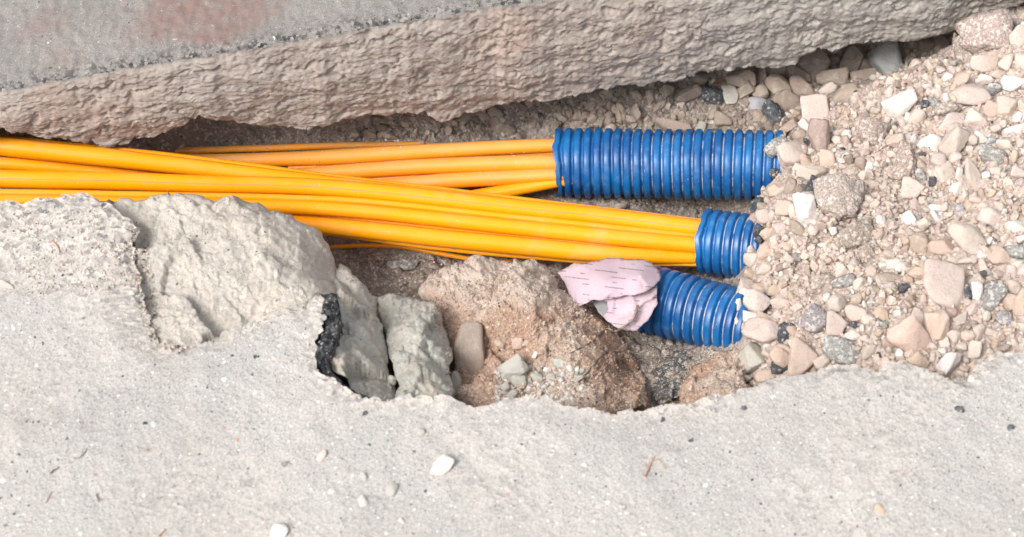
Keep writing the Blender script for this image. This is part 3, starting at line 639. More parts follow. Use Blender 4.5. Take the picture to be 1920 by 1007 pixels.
pipe('lowest blue corrugated pipe, slanting, its mouth stuffed with crumpled paper', (1216,560,-.262), (1428,616,-.222), 64, 19.6, .004, .3, 3)

# ------------------------------------------------------------------ crumpled paper
def mat_paper():
    m = M('lilac_printed_paper'); uv = m.coord('UV'); P = m.coord('World')
    c = m.mix(m.mr(m.noise(P, 12, 4), .35, .65), (.49, .37, .425), (.57, .445, .485))
    uvr = m.mapping(uv, rot=(0, 0, R(7)))
    sx = m.new('ShaderNodeSeparateXYZ'); m.set(sx.inputs[0], uvr)
    row = m.math('FRACT', m.math('MULTIPLY', sx.outputs[1], 21.)); band = m.math('MULTIPLY', m.math('GREATER_THAN', row, .38), m.math('LESS_THAN', row, .62))
    rowid = m.math('FLOOR', m.math('MULTIPLY', sx.outputs[1], 21.))
    cmb = m.new('ShaderNodeCombineXYZ'); m.set(cmb.inputs[0], m.math('MULTIPLY', sx.outputs[0], 5.)); m.set(cmb.inputs[1], m.math('MULTIPLY', rowid, 7.31))
    seg = m.mr(m.noise(cmb.outputs[0], 1.3, 1), .53, .545)
    cm2 = m.new('ShaderNodeCombineXYZ'); m.set(cm2.inputs[0], m.math('MULTIPLY', sx.outputs[0], 150.)); m.set(cm2.inputs[1], m.math('MULTIPLY', sx.outputs[1], 90.))
    ch = m.mr(m.noise(cm2.outputs[0], 1., 2), .38, .5)
    c = m.mix(m.math('MULTIPLY', m.math('MULTIPLY', band, seg), m.math('MULTIPLY', ch, .75)), c, (.16, .12, .18))
    c = m.mix(m.mr(m.noise(P, 40, 5, .7), .56, .75, 0, .6), c, (.42, .34, .30))
    return m.fin(c, .8, m.bump(m.noise(P, 80, 4, .6), .2, .002))
PAPER = mat_paper()
def sheet(name, outline, ctrl, seed, mat, step=3.2, crump=.0045, parent=None, thick=.0003):
    ol = densify(np.array(outline, float), 3, 3, True, seed); r_ = np.random.default_rng(seed)
    pp = fill_pts(ol, ol.min(0), ol.max(0), step, r_); pp = pp[seg_dist(pp, ol, True) > step * .6]
    nb = len(ol); vo_, _, fo_, *_r = delaunay_2d_cdt([Vector(p) for p in np.vstack([ol, pp])], [(i, (i + 1) % nb) for i in range(nb)], [], 0, 1e-5)
    V2 = np.array([v[:] for v in vo_]); Fa = np.array([f for f in fo_ if len(f) == 3]); Fa = Fa[inside(V2[Fa].mean(1), ol)]
    C_ = np.array(ctrl, float); z = TPS(C_[:, :2] / 100, C_[:, 2], 1e-3)(V2 / 100)
    q = np.column_stack([V2 / 1000, 0 * z]); d1, d2, cid = cells(q + .006 * np.stack([fbm(q, 60, 2), fbm(q, 60, 2, 3.), 0 * z], 1), 26, seed)
    z = z + crump * (.35 * np.abs(fbm(q, 16, 3, seed)) + .5 * fbm(q, 7, 2, seed + 3.)) + facets(q, 20, crump * 20, seed, .003) + facets(q, 55, crump * 6, seed + 2, .002)
    P = at(V2[:, 0], V2[:, 1], z)
    o = mesh(name, P, Fa, mat=mat, parent=parent, uv=np.stack([V2[:, 0] / 200, -V2[:, 1] / 200], 1))
    md = o.modifiers.new('thickness', 'SOLIDIFY'); md.thickness = thick
    return o
root = bpy.data.objects.new('crumpled_paper', None); sc.collection.objects.link(root)
sheet('upper_fold', [(1046,510),(1078,493),(1098,493),(1140,483),(1205,486),(1222,493),(1236,508),(1239,520),(1226,538),(1213,546),(1190,552),(1165,556),(1140,562),(1112,562),(1100,568),(1080,574),(1070,566),(1064,545),(1058,528)],
  [(1046,510,-.215),(1140,484,-.205),(1230,500,-.185),(1238,525,-.18),(1160,556,-.178),(1080,572,-.20),(1140,525,-.168),(1200,520,-.16),(1060,530,-.21)], 3, PAPER, parent=root)
sheet('lower_fold', [(1112,560),(1165,552),(1215,542),(1232,535),(1232,570),(1215,600),(1195,620),(1172,620),(1150,612),(1132,594),(1142,578),(1138,566)],
  [(1115,562,-.20),(1230,540,-.19),(1225,585,-.19),(1190,618,-.205),(1140,595,-.205),(1180,575,-.185)], 8, PAPER, crump=.012, parent=root)
mg = M('grey_foil'); mg.fin((.30, .30, .31), .6); MAT['foil'] = mg.m
sheet('grey_backing', [(1108,560),(1145,558),(1150,585),(1138,602),(1122,585)], [(1108,560,-.215),(1145,560,-.21),(1138,600,-.215)], 5, MAT['foil'], crump=.004, parent=root)
tag(root, 'crumpled lilac printed paper stuffed into the mouth of the lowest pipe', 'paper')

# ------------------------------------------------------------------ stones
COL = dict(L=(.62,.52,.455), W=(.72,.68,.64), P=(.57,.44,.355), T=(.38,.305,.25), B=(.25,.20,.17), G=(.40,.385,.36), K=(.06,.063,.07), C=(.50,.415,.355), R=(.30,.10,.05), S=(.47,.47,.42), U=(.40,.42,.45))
CN = dict(L='pale beige', W='off-white', P='pinkish tan', T='tan', B='brown', G='grey', K='dark speckled', C='crusty beige', R='rust red', S='grey green', U='bluish grey')
I2, I3, I4 = ico(2), ico(3), ico(4)
def stone_dirs(seed, base, angular=True, rough=0.):
    r_ = np.random.default_rng(seed); V, F = base
    n = r_.integers(7, 13); N = r_.normal(size=(n, 3)); N /= np.linalg.norm(N, axis=1)[:, None]; D = r_.uniform(.42, .95, n)
    N = np.vstack([N, np.eye(3), -np.eye(3)]); D = np.concatenate([D, r_.uniform(.8, 1., 6)])
    c = V @ N.T; k = 70. if angular else 10.
    inv = np.where(c > .05, c / D, .05)
    rad = (np.sum(inv ** k, axis=1)) ** (-1 / k); rad = np.clip(rad, .3, 1.3)
    P = V * rad[:, None]
    if rough: P *= (1 + rough * (fbm(V + seed, 2.2, 4, 3.) * .9 + .35 * fbm(V + seed, 7, 3, 5.)))[:, None]
    else: P *= (1 + .09 * fbm(V + seed, 2.5, 4, 3.) + .045 * fbm(V + seed, 8, 3, 1., True))[:, None]
    lo, hi = P.min(0), P.max(0); return (P - (lo + hi) / 2) / ((hi - lo) / 2), F
def var_mesh(nm, seed, base, angular, rough, mat):
    P, F = stone_dirs(seed, base, angular, rough); me = bpy.data.meshes.new(nm); me.from_pydata(P.tolist(), [], F.tolist())
    me.polygons.foreach_set('use_smooth', np.full(len(me.polygons), True)); me.materials.append(mat); return me
VM = {}
def get_mesh(kind, big, seed):
    if kind in 'C': key = ('c', big, seed % 6)
    elif kind == 'K' or kind == 'G': key = ('k' if kind == 'K' else 'g', big, seed % 5)
    else: key = ('s', big, seed % (22 if big else 16))
    if key not in VM:
        t, bg_, s_ = key; b_ = I4 if bg_ else I3
        VM[key] = var_mesh('stone', 100 + s_ * 7 + (50 if bg_ else 0), b_, t == 's' and s_ % 3 != 2, {'c': .34, 'k': .38, 'g': .24, 's': 0}[t], {'c': MAT['clod'], 'k': MAT['asphalt'], 'g': MAT['clod'], 's': MAT['stone']}[t])
    return VM[key]
# cx, cy, long px, short px, angle (ccw), kind [, hand label]
ST = '''
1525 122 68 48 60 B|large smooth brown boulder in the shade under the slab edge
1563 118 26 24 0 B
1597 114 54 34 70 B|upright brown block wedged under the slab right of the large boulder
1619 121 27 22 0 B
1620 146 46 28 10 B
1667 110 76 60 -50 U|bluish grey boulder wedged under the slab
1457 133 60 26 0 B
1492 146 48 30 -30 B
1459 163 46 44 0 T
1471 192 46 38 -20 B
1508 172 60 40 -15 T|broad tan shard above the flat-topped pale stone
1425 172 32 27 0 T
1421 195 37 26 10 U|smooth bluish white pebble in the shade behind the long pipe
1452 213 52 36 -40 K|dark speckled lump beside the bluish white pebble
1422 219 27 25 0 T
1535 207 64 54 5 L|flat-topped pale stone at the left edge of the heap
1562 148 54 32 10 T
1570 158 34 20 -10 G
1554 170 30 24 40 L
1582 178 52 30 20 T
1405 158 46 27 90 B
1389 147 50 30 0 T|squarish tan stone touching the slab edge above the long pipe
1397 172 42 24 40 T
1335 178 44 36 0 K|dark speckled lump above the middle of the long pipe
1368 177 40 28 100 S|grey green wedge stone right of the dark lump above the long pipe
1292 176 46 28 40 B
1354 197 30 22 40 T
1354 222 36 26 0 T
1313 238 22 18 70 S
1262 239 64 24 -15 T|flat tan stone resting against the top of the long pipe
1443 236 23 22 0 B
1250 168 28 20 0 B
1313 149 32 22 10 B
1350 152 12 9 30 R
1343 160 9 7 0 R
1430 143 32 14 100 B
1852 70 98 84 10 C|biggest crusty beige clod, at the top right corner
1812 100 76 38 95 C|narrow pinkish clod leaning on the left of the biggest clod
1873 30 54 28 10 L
1884 21 18 14 0 B
1899 24 23 21 0 U
1915 20 22 18 0 L
1908 41 32 12 0 G
1907 79 60 30 80 L|tall pale angular stone right of the biggest clod
1917 118 38 26 90 L
1887 120 32 27 30 L
1846 120 50 30 0 L
1871 140 32 17 20 L
1898 137 20 17 0 L
1846 151 31 20 -15 W
1899 158 46 32 -20 W|white slanting stone at the right edge below the biggest clod
1862 168 29 26 0 G
1800 152 36 24 70 P
1715 122 25 24 0 L
1739 87 34 26 0 B
1767 87 40 26 80 B
1712 84 22 15 0 B
1792 82 38 14 90 B
1722 162 17 14 0 L
1698 147 20 9 70 L
1668 154 20 16 80 L
1511 239 33 19 -60 W|slim white stone leaning against the flat-topped pale stone
1500 256 30 24 0 P
1536 258 62 36 85 T|tan upright pillar stone under the flat-topped pale stone
1556 260 27 18 70 B
1514 270 24 12 100 K
1479 240 42 18 40 T
1457 275 48 27 40 G|grey mortar lump touching the end of the long pipe
1486 289 54 42 20 L|triangular cratered pale stone above the speckled pebble, near the long pipe end
1506 285 13 12 0 P
1551 298 37 27 100 P|smooth pink teardrop stone below the tan pillar stone
1512 301 28 21 -20 P
1515 325 60 34 -15 L|wide pale ridge-topped stone right of the speckled pebble
1452 325 22 20 0 K
1471 318 26 24 0 C
1525 352 42 26 70 K|black and white speckled lump at the left of the round crusty clod
1546 345 26 24 0 G
1573 371 84 76 0 C|round crusty grey beige clod in the left of the heap
1457 353 36 28 0 P
1482 352 34 20 85 T
1501 357 23 22 0 B
1470 386 38 30 80 P
1511 393 62 36 100 W|white upright wedge below the ridge-topped stone
1487 400 34 16 105 L
1610 273 20 12 0 L
1614 309 30 22 80 T
1637 248 56 46 -10 C|crusty clod left of the large white slab stone
1616 334 27 19 80 L
1596 323 15 14 0 L
1580 281 11 9 0 K
1577 327 14 10 90 L
1420 385 32 24 30 K|dark cindery lump below the end of the long pipe
1690 198 60 40 25 W|large white slab-like stone high on the left of the heap
1733 196 18 14 80 K
1703 219 20 15 50 W
1751 194 24 22 0 G
1817 180 64 42 20 L|large cream stone below the biggest clod
1790 168 26 16 60 P
1721 221 30 26 60 L
1771 207 52 30 30 C
1785 229 58 30 20 L
1789 264 54 48 5 L|blocky pinkish cream stone in the upper middle of the heap
1828 226 42 36 80 L|cream stone with a central ridge right of the blocky pinkish stone
1862 208 36 27 -30 P
1887 203 42 34 90 L
1908 219 21 17 80 W
1867 242 24 15 0 L
1880 233 20 15 60 L
1904 246 48 18 15 W|long white sliver at the right edge
1744 272 40 34 20 W|white-fronted stone left of the blocky pinkish stone
1681 265 35 24 10 P
1842 262 27 16 70 W
1834 251 14 12 0 W
1858 265 18 13 0 U
1882 273 27 22 0 L
1860 294 58 34 -25 G|light grey pitted clod under the right end of the white sliver
1914 268 20 16 80 L
1789 296 27 20 10 L
1699 303 74 38 80 C|tall pink clod with grit in the middle left of the heap
1730 311 28 17 -30 P
1760 302 30 26 90 L
1771 323 42 36 60 L
1799 326 27 21 60 W
1824 336 74 30 95 L|tall narrow pale stone standing in the centre right of the heap
1866 319 20 14 20 L
1907 326 30 26 -40 L
1848 331 19 14 90 W
1727 334 40 16 -65 G
1709 354 46 42 100 L|knobbly pinkish white stone below the tall pink clod
1717 386 27 22 80 L
1703 411 27 23 -60 W
1754 389 25 11 -3 W
1755 408 31 14 -50 W
1721 410 15 14 0 G
1799 391 14 14 0 U
1792 356 28 24 90 W
1828 374 26 12 -10 L
1840 365 22 13 -60 T
1860 408 46 30 -25 L|oval cream stone right of the two small white chips
1874 388 27 17 -50 L
1903 427 36 26 0 W|bright white stone at the right edge, middle height
1914 449 17 16 0 W
1815 449 76 50 -15 L|large smooth beige stone in the right centre of the heap
1726 459 44 31 -65 T|tan stone with a lit ridge left of the large smooth beige stone
1771 463 58 34 -20 P
1905 474 36 26 0 G
1871 481 44 32 -50 P
1828 404 19 12 50 L
1817 386 27 18 80 P
1812 488 32 12 0 L
1787 488 21 12 -10 L
1667 477 21 16 0 L
1676 495 30 20 0 W
1748 341 20 14 90 K
1746 377 14 10 20 U
1415 409 29 20 10 T
1421 432 20 18 0 K
1421 449 15 14 0 K
1462 428 27 22 90 L
1496 428 36 22 -20 T
1525 432 21 18 0 L
1410 471 22 18 90 L
1410 488 29 26 0 L
1428 479 22 14 100 P
1407 514 25 22 0 P
1427 512 26 20 80 P
1397 541 40 32 20 L|cream stone lying against the short pipe end
1427 544 31 29 0 P|round orange pink stone beside the cream stone, at the pipe ends
1419 567 46 36 -20 L|smooth oval stone between the two lower pipe ends
1450 544 24 21 80 P
1469 534 17 16 0 P
1471 549 19 16 80 L
1479 484 20 14 -30 L
1493 482 19 15 0 G
1543 482 17 12 90 L
1580 485 21 15 0 L
1578 510 33 22 85 L
1606 440 72 42 25 C|flat crusty slab-like clod below the round crusty clod
1577 432 23 20 0 C
1541 534 48 34 60 C
1584 530 46 26 15 G
1514 510 21 12 90 T
1627 482 50 26 -60 C
1610 532 25 18 80 L
1630 509 25 21 0 L
1464 514 14 8 90 W
1466 567 40 20 12 L
1457 590 19 18 0 L
1407 594 27 22 0 W
1430 594 27 16 -35 P
1434 622 74 42 -25 L|largest pale stone at the end of the lowest blue pipe
1471 628 48 24 70 K|dark grey lump behind the largest pale stone at the lowest pipe
1528 599 50 42 60 G|angular grey mortar stone right of the pipe ends
1569 567 36 30 20 L
1566 608 52 38 100 L|faceted cream stone right of the grey mortar stone
1484 619 19 17 0 P
1507 672 72 52 85 P|pyramid-shaped tan pink stone near the pavement edge
1578 660 70 42 -20 G|cluster-like grey lump near the pavement edge
1409 678 54 48 50 S|pale grey rough lump sitting on the rust red clay lump
1464 689 38 26 -10 K|black asphalt pebble at the pavement edge below the pipes
1464 671 42 28 -30 P
1471 657 30 23 0 P
1541 681 32 28 10 L
1598 629 31 20 0 W
1602 611 24 15 -20 K
1602 592 40 36 -20 L
1607 582 18 14 30 L
1627 599 28 25 80 L
1603 563 30 20 20 P
1622 573 19 12 100 W
1632 660 31 26 80 L
1398 711 21 15 0 G
1441 704 46 20 5 P
1777 537 102 74 -15 L|biggest pale grey-spotted rock in the lower centre of the heap
1832 554 50 19 95 W|white lens-shaped stone standing right of the biggest pale rock
1822 580 25 20 80 L
1854 563 72 36 62 G|long grey mortar lump right of the white lens-shaped stone
1901 540 29 28 0 L
1894 568 38 30 -20 P
1917 572 62 30 85 P|tall pink stone at the right edge
1894 511 28 20 90 L
1844 501 28 20 80 L
1873 562 15 14 0 L
1882 597 31 26 0 G
1706 637 78 56 -50 P|large tan pink rock near the pavement edge
1653 501 21 18 0 W
1672 495 19 17 0 L
1688 501 29 18 15 W
1665 523 58 23 5 T
1722 511 35 20 -5 P
1702 524 18 15 0 P
1694 541 23 19 0 K
1715 540 17 12 -60 L
1725 531 20 12 20 L
1733 562 21 16 70 L
1720 601 46 26 110 L
1758 616 62 40 100 P
1769 642 37 19 95 W
1801 599 36 18 45 L
1789 630 28 23 0 L
1784 587 21 17 0 P
1836 623 29 26 30 L
1815 630 24 18 0 P
1827 656 34 22 85 L
1865 647 20 15 100 P
1778 687 52 38 80 W|whitish stone touching the pavement edge below the tan pink rock
1722 678 36 26 -40 P
1665 644 23 20 0 P
1651 587 29 21 -30 P
1658 611 23 19 0 G
1749 671 19 14 60 L
1789 668 17 14 0 W
1858 623 26 14 -15 L
1732 625 15 13 0 L
1739 635 14 12 0 P
1908 497 28 16 20 W
1815 548 30 14 90 K
879 655 92 50 95 T|tall tan oval stone standing right of the grey green chunk
960 693 52 34 35 S|flat grey green stone on the clay among small chips
970 644 24 19 85 P
939 645 24 19 0 P
987 643 16 13 0 P
973 713 27 23 0 S
1007 707 21 16 0 S
1031 707 21 14 10 S
1052 681 27 20 10 S
961 741 23 18 20 S
947 725 20 17 0 S
1003 665 13 8 70 W
1086 709 15 12 0 S
736 712 20 14 -40 S|small chip stuck in the crack between the two grey green chunks
857 720 46 18 95 S
756 498 54 20 5 G|dark grey stone lying in the shaded soil under the lower bundle
1162 390 26 18 10 T|small tan stone on the soil between the long pipe and the lower bundle
790 268 12 9 0 T
1433 405 32 25 10 L
1436 471 34 28 60 P
1432 503 28 24 0 L
1441 436 30 23 40 P
1430 388 20 16 0 T
'''
stones = []
for ln in ST.strip().split('\n'):
    d_, _, lab = ln.partition('|'); f_ = d_.split(); stones.append([float(x) for x in f_[:5]] + [f_[5], lab.strip()])
TREES = [BVH_BED] + BLK; ALLT = TREES + BVP
occupied = []
def put_stone(px, py, lw, sw, ang, kind, seed, flat=.8, trees=TREES, sink=.12, name=None):
    h = hit(px, py, trees)
    if h is None: return None
    r_ = np.random.default_rng(seed + 999); f = proj(np.array(h[0]))[2]; k = f / FPX
    g_ = 1.06 + .06 * min(1, max(0, (lw - 25) / 30)); a = lw / 2 * k * g_; b = sw / 2 * k * g_ * 1.04; c = b * flat * r_.uniform(.8, 1.0)
    ca, sa = math.cos(R(ang)), math.sin(R(ang)); X_ = RGT * ca + UPV * sa; Y_ = -RGT * sa + UPV * ca; Z_ = -FWD
    rot = Matrix(np.stack([X_, Y_, Z_], 1).tolist()).to_3x3()
    tilt = Matrix.Rotation(r_.uniform(-.25, .25), 3, 'Y') @ Matrix.Rotation(r_.uniform(-.25, .25), 3, 'X')
    big = lw > 34; me = get_mesh(kind, big, seed)
    fl = Matrix.Diagonal((1 if r_.random() < .5 else -1, 1 if r_.random() < .5 else -1, 1)) if False else Matrix.Identity(3)
    M3 = rot @ tilt @ Matrix.Rotation(0, 3, 'Z'); mw = M3.to_4x4() @ Matrix.Diagonal((a, b, c, 1))
    d_ = Vector(ray(px, py)).normalized(); pos = h[0] - d_ * (c * (1 - 2 * sink) * (1.05 if lw > 30 else .9)); mw.translation = pos
    nm = name or {'K': 'asphalt_lump', 'C': 'earth_clod', 'G': 'mortar_lump'}.get(kind, 'stone')
    o = bpy.data.objects.new(nm, me); o.matrix_world = mw; sc.collection.objects.link(o)
    v = r_.uniform(.9, 1.1); cc = np.clip(np.array(COL[kind]) * v * r_.uniform(.97, 1.03, 3), 0, 1); o.color = (*cc, 1)
    return o
placed = []
for i, (px, py, lw, sw, ang, kind, lab) in enumerate(stones):
    o = put_stone(px, py, lw, sw, ang, kind, (i * 3 + 2) % 21 if 'oval' in lab or 'smooth' in lab or 'round ' in lab else i, trees=ALLT if px > 1385 else TREES, sink=-.25 if 'tall tan oval' in lab else -.12 if (py < 215 and 1380 < px < 1700) else .12)
    if o is None: continue
    placed.append((o, px, py, lw, sw, kind, lab)); occupied.append((px, py, math.sqrt(lw * sw) / 2))

# filler stones individually placed up to about 300, then gravel as stuff
zones = [  # polygon px, density weight, size scale
 ([(1440,250),(1500,200),(1560,185),(1640,150),(1700,110),(1800,120),(1860,10),(1930,0),(1980,0),(1980,720),(1380,720),(1400,640),(1400,560),(1400,450),(1420,360)], 1.0),
]
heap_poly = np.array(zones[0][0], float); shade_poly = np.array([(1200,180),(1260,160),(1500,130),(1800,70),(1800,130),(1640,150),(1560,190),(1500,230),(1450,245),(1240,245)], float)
occ = np.array([(a, b, c * 1.12) for a, b, c in occupied])
def free(px, py, r_, k=.72):
    return np.all((occ[:, 0] - px) ** 2 + (occ[:, 1] - py) ** 2 > (k * (occ[:, 2] + r_)) ** 2)
extra_s = []
tries = 0
while len(placed) < 312 and tries < 20000:
    tries += 1; px = random.uniform(1430, 1915); py = random.uniform(10, 700)
    if not inside(np.array([[px, py]]), heap_poly)[0]: continue
    lw = random.uniform(13, 22)
    if not free(px, py, lw * .42, .85): continue
    kind = random.choice('LLLPPLWTLC'); o = put_stone(px, py, lw, lw * random.uniform(.6, .9), random.uniform(0, 180), kind, 500 + tries)
    if o is None: continue
    sw = lw * .75; placed.append((o, px, py, lw, sw, kind, '')); occ = np.vstack([occ, [px, py, lw * .42]])

# labels: hand written for the distinctive, landmark-relative for the others
land = [(px, py, lab) for (_, px, py, _, _, _, lab) in placed if lab]
def short(lab): 
    for s_ in (' in the ', ' at the ', ' beside ', ' under ', ' below ', ' above ', ' right of ', ' left of ', ' wedged', ' touching', ' near ', ' leaning', ' standing', ' lying', ' sitting', ' resting', ' high ', ' among', ' behind', ' between', ' on the ', ' stuck', ' with '):
        lab = lab.split(s_)[0]
    return lab
names_short = {}
for _, _, lab in land: names_short.setdefault(short(lab), []).append(lab)
uniq = [(px, py, short(lab)) for px, py, lab in land if len(names_short[short(lab)]) == 1]
def rel(dx, dy):
    if abs(dx) > 2 * abs(dy): return 'right of' if dx > 0 else 'left of'
    if abs(dy) > 2 * abs(dx): return 'below' if dy > 0 else 'above'
    return ('lower right of' if dx > 0 else 'lower left of') if dy > 0 else ('upper right of' if dx > 0 else 'upper left of')
cand = {}
KN = {'K': 'lump', 'C': 'clod', 'G': 'lump'}
for rec in placed:
    o, px, py, lw, sw, kind, lab = rec
    if lab: cand.setdefault(lab, []).append(rec); continue
    size = 'tiny' if lw < 18 else 'small' if lw < 28 else 'medium' if lw < 42 else 'large'
    form = 'elongated ' if lw / sw > 1.7 else ''
    n = min(uniq, key=lambda u: (u[0] - px) ** 2 + (u[1] - py) ** 2)
    cand.setdefault(f"{size} {form}{CN[kind]} {KN.get(kind, 'stone')} {rel(px - n[0], py - n[1])} the {n[2]}", []).append(rec)
NUM = ['', '', 'two', 'three', 'four', 'five', 'six', 'seven', 'eight', 'nine']
for lab, rs in cand.items():
    if len(rs) == 1: names = [lab]
    else:
        byx = np.ptp([r_[1] for r_ in rs]) > np.ptp([r_[2] for r_ in rs]); rs.sort(key=lambda r_: r_[1] if byx else r_[2]); n = len(rs)
        e = ('leftmost', 'rightmost') if byx else ('topmost', 'lowest'); mid = ['second', 'third', 'fourth', 'fifth', 'sixth', 'seventh']
        frm = 'from left' if byx else 'from top'; h0, _, t0 = lab.partition(' the ')
        names = [f"{lab}, {e[0]} of {NUM[min(n,9)]}"] + [f"{lab}, {mid[k]} {frm}" for k in range(n - 2)] + [f"{lab}, {e[1]} of {NUM[min(n,9)]}"]
    for r_, nm in zip(rs, names):
        kd = r_[5]; g = 'stones on the gravel heap and in the trench' if kd not in 'KCG' else {'K': 'dark asphalt lumps in the rubble', 'C': 'crusty earth clods in the heap', 'G': 'grey mortar lumps in the heap'}[kd]
        tag(r_[0], nm, {'K': 'asphalt lump', 'C': 'earth clod', 'G': 'mortar lump'}.get(kd, 'stone'), g)

# ---- gravel (stuff)
def scatter(name, items, base, nvar, mat, kind_rough=0., smooth_=False):
    vars_ = [stone_dirs(900 + k, base, True, kind_rough)[0] for k in range(nvar)]; F0 = base[1]; nv = len(base[0])
    n = len(items); V = np.zeros((n, nv, 3)); C_ = np.zeros((n, nv, 3))
    for i, (pos, a, b, c, col) in enumerate(items):
        q = rng.normal(size=4); q /= np.linalg.norm(q); w_, x, y, z = q
        Rm = np.array([[1-2*(y*y+z*z), 2*(x*y-z*w_), 2*(x*z+y*w_)], [2*(x*y+z*w_), 1-2*(x*x+z*z), 2*(y*z-x*w_)], [2*(x*z-y*w_), 2*(y*z+x*w_), 1-2*(x*x+y*y)]])
        V[i] = (vars_[i % nvar] * np.array([a, b, c])) @ Rm.T + pos; C_[i] = col
    F = (F0[None] + (np.arange(n) * nv)[:, None, None]).reshape(-1, 3)
    o = mesh(name, V.reshape(-1, 3), F, smooth_, mat=mat, attrs=dict(tint=C_.reshape(-1, 3))); return o
def rcol(w_):
    k = rng.choice(list(w_), p=np.array(list(w_.values())) / sum(w_.values())); return np.clip(np.array(COL[k]) * rng.uniform(.82, 1.15) * rng.uniform(.96, 1.04, 3), 0, 1)
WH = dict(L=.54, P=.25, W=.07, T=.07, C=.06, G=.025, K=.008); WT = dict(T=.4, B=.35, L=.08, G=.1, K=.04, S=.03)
items = []
def add_items(poly, n, smin, smax, pw, wts, out, freek=.7, trees=TREES, sink=.3, mask=None):
    poly = np.array(poly, float); lo, hi = poly.min(0), poly.max(0); cnt = 0
    while cnt < n:
        P = rng.uniform(lo, hi, (2000, 2)); P = P[inside(P, poly)]
        for px, py in P:
            if mask and not mask(px, py): cnt += .2; continue
            if not freek and not free(px, py, 0, .92): continue
            s_ = smin + (smax - smin) * rng.random() ** pw
            if freek and not free(px, py, s_ / 2, freek): cnt += .25; continue
            h = hit(px, py, trees)
            if h is None: continue
            f = h[1] / FPX; a = s_ / 2 * f; pos = np.array(h[0]) + np.array(h[2]) * a * (1 - 2 * sink) * .6
            out.append((pos, a, a * rng.uniform(.6, .95), a * rng.uniform(.5, .8), rcol(wts))); cnt += 1
            if cnt >= n: break
n_before = len(items); add_items(heap_poly, 1900, 9, 24, 1.35, WH, items, .74, sink=.05)
occ_save = occ.copy(); nn_ = np.array([it[0] for it in items]); qx, qy, f_ = proj(nn_)
occ = np.vstack([occ, np.stack([qx, qy, np.array([it[1] for it in items]) * FPX / f_ * .8], 1)])
add_items(heap_poly, 4800, 4.5, 10, 1.2, WH, items, .66, sink=.2); occ = occ_save
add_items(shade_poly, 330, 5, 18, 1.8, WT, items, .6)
add_items([(930,690),(1060,680),(1110,700),(1080,760),(930,760)], 460, 4, 14, 1.5, dict(S=.35, W=.4, L=.15, P=.1), items, .5)
add_items([(1020,345),(1450,370),(1440,400),(1300,400),(1020,370)], 120, 4, 10, 2, WT, items, .6)
add_items([(640,240),(800,225),(1000,200),(1240,160),(1240,245),(1040,245),(800,262),(640,265)], 330, 4, 13, 2.2, WT, items, .6)
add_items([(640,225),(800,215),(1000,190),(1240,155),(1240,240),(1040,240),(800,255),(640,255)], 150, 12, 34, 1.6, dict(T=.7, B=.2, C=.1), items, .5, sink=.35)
add_items([(380,275),(640,262),(760,262),(760,275),(380,292)], 120, 3, 7, 1.5, dict(L=.5, W=.3, T=.2), items, 0, trees=TREES)
add_items([(630,440),(900,490),(820,540),(660,540)], 60, 4, 11, 2, WT, items, .6)
add_items([(860,600),(1060,560),(1200,700),(1200,760),(860,760)], 260, 3, 10, 2.4, dict(P=.6, T=.3, L=.1), items, .6)
gv = scatter('gravel', items, I2, 14, MAT['gravel']); tag(gv, 'countless small beige gravel pieces filling the heap and trench floor', 'gravel', kind='stuff')
items = []
def clump(px, py): return fbm(np.array([[px, py, 0.]]), .016, 2)[0] > -.18
I1 = ico(1)
add_items(heap_poly, 8000, 1.6, 4.5, 1.6, WH, items, 0, sink=.25)
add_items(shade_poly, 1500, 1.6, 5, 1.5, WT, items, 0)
add_items([(380,250),(640,235),(1000,200),(1240,160),(1240,245),(1040,245),(640,272),(380,290)], 2200, 1.5, 4.5, 1.5, WT, items, 0)
add_items([(1020,345),(1450,370),(1440,400),(1300,400),(980,365)], 700, 1.5, 4.5, 1.5, WT, items, 0)
add_items([(800,540),(1060,500),(1200,650),(1220,770),(850,770)], 4600, 1.6, 6, 1.6, dict(P=.62, T=.28, B=.05, L=.05), items, 0, mask=clump)
add_items([(1220,640),(1420,640),(1420,760),(1220,770)], 1200, 1.5, 4.5, 1.5, dict(P=.5, T=.3, K=.1, L=.1), items, 0)
add_items([(630,430),(1050,490),(1040,520),(820,540),(650,540)], 600, 1.4, 4, 1.5, WT, items, 0)
gr = scatter('grit', items, I1, 8, MAT['gravel']); tag(gr, 'fine crumbs of soil and grit scattered over the trench and heap', 'grit', kind='stuff')
# grit lying on the pavement surface
items = []
add_items([(0,400),(250,450),(280,640),(560,600),(590,700),(700,760),(1100,780),(1500,710),(1920,680),(1920,1007),(0,1007)], 1500, 1.3, 4.2, 2.5, dict(L=.42, W=.3, T=.12, P=.06, K=.10), items, 0, trees=[BVH_PAV], sink=.3)
add_items([(20,400),(180,390),(250,470),(240,540),(60,560),(10,480)], 900, 1.8, 6, 2.2, dict(L=.4, W=.22, T=.18, P=.12, K=.08), items, 0, trees=[BVH_PAV], sink=.35)
edge_px = near_px[3:]; 
def near_rim(px, py): return seg_dist(np.array([[px, py]]), edge_px)[0] < 4 + 14 * random.random() ** 2
edge_px = np.array(edge_px, float)
add_items([(0,360),(640,540),(700,730),(1150,750),(1920,640),(1920,720),(1150,800),(640,790),(200,660),(0,420)], 900, 1.8, 8, 2.4, dict(L=.5, W=.15, T=.15, P=.1, S=.05, K=.05), items, 0, trees=[BVH_PAV], sink=.25, mask=near_rim)
add_items([(248,430),(275,430),(300,640),(350,650),(340,665),(285,650),(256,560)], 260, 2, 10, 2., dict(L=.5, T=.25, S=.15, K=.1), items, 0, trees=[BVH_PAV] + BLK, sink=.2)
gp = scatter('pavement_grit', items, I1, 8, MAT['gravel']); tag(gp, 'fine loose grit sprinkled over the near pavement', 'grit', kind='stuff')

